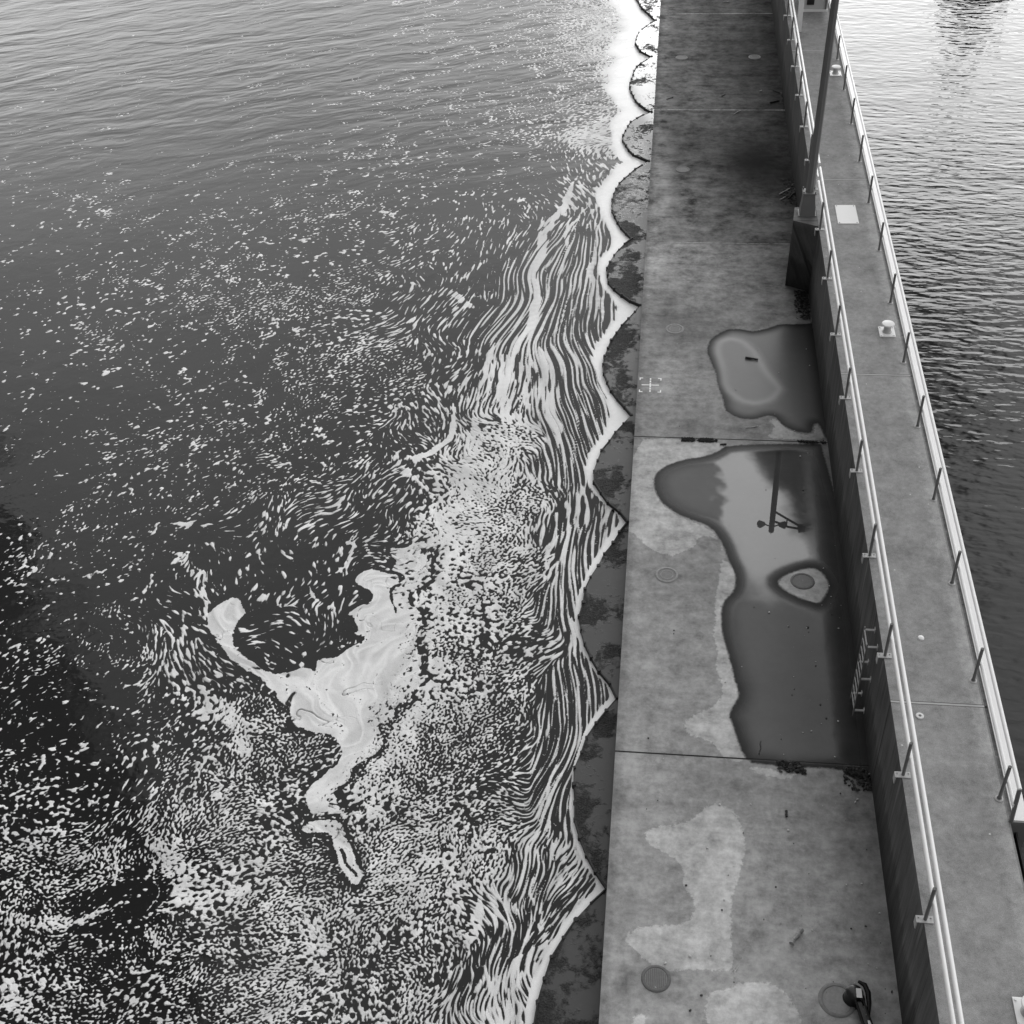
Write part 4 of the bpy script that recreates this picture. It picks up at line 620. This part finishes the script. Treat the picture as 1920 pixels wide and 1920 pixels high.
root=empty('service_pillar',(6.47,59.2,H)); tag(root,'slim white service pillar beside the deck-side railing near the hut','pillar')
b=MB(); b.box(-.11,.11,-.11,.11,.0,1.5,bev=.012); b.build('cabinet',M['white'],root); b=MB(); b.box(-.13,.13,-.13,.13,1.5,1.54,bev=.008); b.build('lid',M['white'],root)
# ladder
root=empty('wall_ladder',(5.80,21.25,0)); tag(root,'steel ladder fixed to the lock wall above the large puddle','ladder')
for yy in (-.28,.28):
    b=MB(); b.box(-.012,.012,yy-.03,yy+.03,.06,2.62,bev=.004); r_=b.build('side_rail',M['ladder'],root)
for k in range(9):
    b=MB(); b.tube((0,-.27,.3+.28*k),(0,.27,.3+.28*k),.017,n=8); b.build('rung',M['galv'],root)
for zz_ in (.25,1.4,2.52):
    for yy in (-.28,.28):
        b=MB(); b.box(.0,.25,yy-.03,yy+.03,zz_-.012,zz_+.012); b.box(.235,.25,yy-.05,yy+.05,zz_-.07,zz_+.07); b.build('bracket',M['galv'],root)
# ------------------------------------------------------------------ deck covers
for x_,y_,r,st,lab in COVERS:
    root=empty('deck_cover',(x_,y_,0)); tag(root,lab,'deck cover','round covers in the deck')
    cm=simple('cover_concrete',[.26,.2,.2,.2][st],.8,var=.3,scale=14,bumpd=.006)
    if y_>48: cm=simple('cover_pale',.16,.75,var=.3,scale=14,bumpd=.006)
    rm=simple('cover_rim',[.2,.27,.15,.13][st],.75,var=.5,scale=12,bumpd=.006)
    b=MB(); b.lathe((0,0,0),[(0,.013),(r*.55,.014),(r*.8,.012)],36); b.build('lid',cm,root,smooth=True)
    b=MB(); b.lathe((0,0,0),[(r*.8,.004),(r*.82,.02),(r*.9,.024),(r*1.0,.016),(r*1.04,.002)],44); b.build('ring',rm,root,smooth=True)
    if st==1:
        b=MB(); b.lathe((0,0,0),[(r*.5,.012),(r*.52,.02),(r*.58,.02),(r*.6,.012)],36); b.build('inner_ring',rm,root,smooth=True)
    if st==3:
        b=MB()
        for k in range(-5,6):
            q=math.sqrt(max(0,(r*.74)**2-(k*r*.13)**2)); b.box(k*r*.13-.008,k*r*.13+.008,-q,q,.012,.022)
        b.build('grating',rm,root)
# painted cross mark
cx_,cy_=CROSS; root=empty('painted_mark',(cx_,cy_,0)); tag(root,'white painted cross inside four corner brackets at the deck edge','painted mark')
b=MB()
def bar(x0,x1,y0,y1): b.box(x0,x1,y0,y1,.003,.006)
bar(-.29,-.06,-.025,.025);bar(.05,.29,-.025,.025);bar(-.055,.045,-.027,.027)
for k in range(6): bar(-.025,.025,-.40+k*.14,-.40+k*.14+.10) if k not in(2,3) else None
bar(-.025,.025,-.13,-.03);bar(-.025,.025,.03,.12)
b.build('cross',M['white'],root)
for sx in (-1,1):
    for sy in (-1,1):
        b=MB(); x0,x1,xi=sx*.37,sx*.25,sx*.33; y0,y1,yi=sy*.42,sy*.28,sy*.375
        b.prism([(x0,y0,.003),(x1,y0,.003),(x1,yi,.003),(xi,yi,.003),(xi,y1,.003),(x0,y1,.003)],[(x0,y0,.006),(x1,y0,.006),(x1,yi,.006),(xi,yi,.006),(xi,y1,.006),(x0,y1,.006)]); b.build('corner_bracket',M['white'],root)
# black mooring arm
root=empty('mooring_arm',(5.13,13.5,0)); tag(root,'black steel mooring arm with a rounded hinge lying on the deck near the wall','mooring arm')
b=MB(); b.lathe((0,0,0),[(0,.30),(.12,.30),(.17,.26),(.18,.1),(.2,.02),(.24,0)],28); b.build('hinge_drum',M['black'],root,smooth=True)
b=MB()
for o_ in (-.075,.075): b.path([(.03+o_,.02,.27),(.22+o_*1.1,-.75,.24),(.36+o_*1.2,-1.4,.2),(.42+o_*1.2,-1.8,.16)],.022,n=8)
b.prism([(-.03,.0,.12),(.09,.0,.12),(.48,-1.8,.04),(.36,-1.8,.04)],[(-.03,.0,.22),(.09,.0,.22),(.48,-1.8,.13),(.36,-1.8,.13)]); b.build('arm',M['black'],root)
b=MB(); b.path([(.10,.26,.22),(.22,.18,.24),(.27,.02,.24),(.27,-.2,.22),(.25,-.45,.18)],[.03,.055,.06,.05,.02],n=8); b.build('guard_fin',M['black'],root,smooth=True)
for q in ((.02,.13,-.14,.06,.302,.312),(.20,.26,-.70,-.58,.245,.255)): b=MB(); b.box(*q); b.build('pale_patch',M['plate'],root)  # small pale plates on top of the black steel
# ------------------------------------------------------------------ debris
rs=random.Random(5)
for i,(x0,y0,x1,y1,r,tone,lab) in enumerate(STICKS):
    b=MB(); k=6; L=math.hypot(x1-x0,y1-y0); pts=[];rad=[]
    for j in range(k):
        u_=j/(k-1); pts.append((x0+(x1-x0)*u_+rs.uniform(-.03,.03)*L,y0+(y1-y0)*u_+rs.uniform(-.03,.03)*L,r*.9+.002)); rad.append(r*rs.uniform(.65,1.1))
    if 'crooked' in lab: pts[3]=(pts[3][0]+.03,pts[3][1],r+.002)
    b.path(pts,rad,n=7)
    if 'forked' in lab: b.path([pts[2],(pts[2][0]+.1,pts[2][1]+.16,.03)],[r*.8,r*.4],n=6)
    nm='driftwood_log' if 'log' in lab else ('wood_chip' if 'chip' in lab or 'splinter' in lab else 'stick')
    tag(b.build(nm,wood('stick_wood',tone)),lab,'log' if nm=='driftwood_log' else ('wood chip' if nm=='wood_chip' else 'stick'))
def flakes(poly,n,smin,smax,zmax,seed):
    r=random.Random(seed); xs=[p[0] for p in poly]; ys=[p[1] for p in poly]; b=MB(); c=0
    while c<n:
        x_,y_=r.uniform(min(xs),max(xs)),r.uniform(min(ys),max(ys))
        if not inside(np.array([x_]),np.array([y_]),poly)[0] and r.random()>.12: continue
        if smax<.1 and math.sin(x_*9+seed)+.7*math.sin(x_*23)+abs(y_-sum(ys)/len(ys))*9>r.uniform(.1,1.9): continue
        s=r.uniform(smin,smax); M_=Matrix.Translation((x_,y_,.006+abs(r.gauss(0,zmax))))@Matrix.Rotation(r.uniform(0,6.28),4,'Z')@Matrix.Rotation(r.gauss(0,.5),4,'X')@Matrix.Diagonal((s,s*r.uniform(.35,.9),s*(.3 if smax<.1 else .08),1))
        bmesh.ops.create_icosphere(b.b,subdivisions=1,radius=.5,matrix=M_); c+=1
    return b
for i,(poly,n_,lab) in enumerate(LITTER):
    ms='moss' in lab; b=flakes(poly,n_*3,.015,.075,.02,i) if ms else flakes(poly,n_*2,.02,.13,.025,i); tag(b.build('moss_strip' if ms else 'leaf_litter',M['moss' if ms else 'leaf']),lab,'moss' if ms else 'leaf litter')
# loose grit
M['crumb']=simple('dark_crumbs',.05,.8,var=.8,scale=20)
for nm,mt,cnt,sd_ in (('pale_grit','lit',150,11),('dark_grit','crumb',110,12)):
    b=MB(); r=random.Random(sd_)
    for k in range(cnt):
        y_=9+abs(r.gauss(0,1))*13; x_=r.uniform(.3,5.95) if r.random()<.6 else 6-abs(r.gauss(0,1.1))
        if x_<.2 or y_>70: continue
        s=.012+.035*r.random()**2*(1+y_/60) if r.random()<.93 else r.uniform(.045,.08)
        bmesh.ops.create_icosphere(b.b,subdivisions=1,radius=.5,matrix=Matrix.Translation((x_,y_,s*.2))@Matrix.Rotation(r.uniform(0,6),4,'Z')@Matrix.Diagonal((s,s*r.uniform(.5,1),s*.6,1)))
    tag(b.build(nm,M[mt]),('pale grit and bird droppings' if nm=='pale_grit' else 'dark leaf crumbs')+' scattered over the deck','grit',kind='stuff')
for x_,y_,lab in ((6.62,18.55,'pale anchor ring set in the walkway below its lowest joint'),(6.95,20.9,'small white lump on the walkway right of the ladder')):
    b=MB(); 
    if 'ring' in lab: b.lathe((x_,y_,H),[(.03,.004),(.035,.022),(.06,.026),(.085,.018),(.09,.003)],18); tag(b.build('anchor_ring',M['plate'],smooth=True),lab,'anchor')
    else: b.lathe((x_,y_,H),[(.075,.002),(.065,.03),(.03,.045),(0,.048)],14); tag(b.build('white_lump',M['white'],smooth=True),lab,'lump')
# ------------------------------------------------------------------ far bank tree whose reflection darkens the lock water
b=MB(); b.prism([(8.5,125,-3),(90,125,-3),(90,200,-3),(8.5,200,-3)],[(8.5,128,.6),(90,128,.6),(90,200,2.5),(8.5,200,2.5)]); tag(b.build('bank',M['earth']),kind='structure',label='earth bank beyond the picture',cat='bank')
r=random.Random(3); TX,TY=30.,132.
root=empty('broadleaf_tree',(TX,TY,.6)); tag(root,'tree beyond the top edge, seen as a dark reflection in the rippled water','tree')
b=MB(); b.path([(0,0,-.3),(.2,.1,6),(.0,.2,12),(.3,0,18)],[.55,.4,.28,.08],n=9)
for k in range(9):
    a_=k*2.4; z_=6+k*1.3; b.path([(.1,.1,z_),(math.cos(a_)*2.2,math.sin(a_)*2.2,z_+1.6)],[.16,.05],n=6)
b.build('trunk',M['bark'],root)
V0=[];F0=[]
for k in range(8000):
    z_=5+r.random()**.8*15; rad=4.0*math.sin(min(1,(21-z_)/17)*math.pi*.62)+.4; a_=r.uniform(0,6.283); q=rad*math.sqrt(r.random())*(1+.25*math.sin(a_*3+z_))
    c=Vector((q*math.cos(a_),q*math.sin(a_),z_)); d1=Vector((r.gauss(0,1),r.gauss(0,1),r.gauss(0,1))).normalized()*.34; d2=d1.cross(Vector((r.gauss(0,1),r.gauss(0,1),r.gauss(0,1)))).normalized()*.2
    i0=len(V0); V0+= [c-d1,c+d2,c+d1,c-d2]; F0.append((i0,i0+1,i0+2,i0+3))
me=bpy.data.meshes.new('crown'); me.from_pydata([tuple(q) for q in V0],[],F0); link('crown',me,M['foliage'],root)
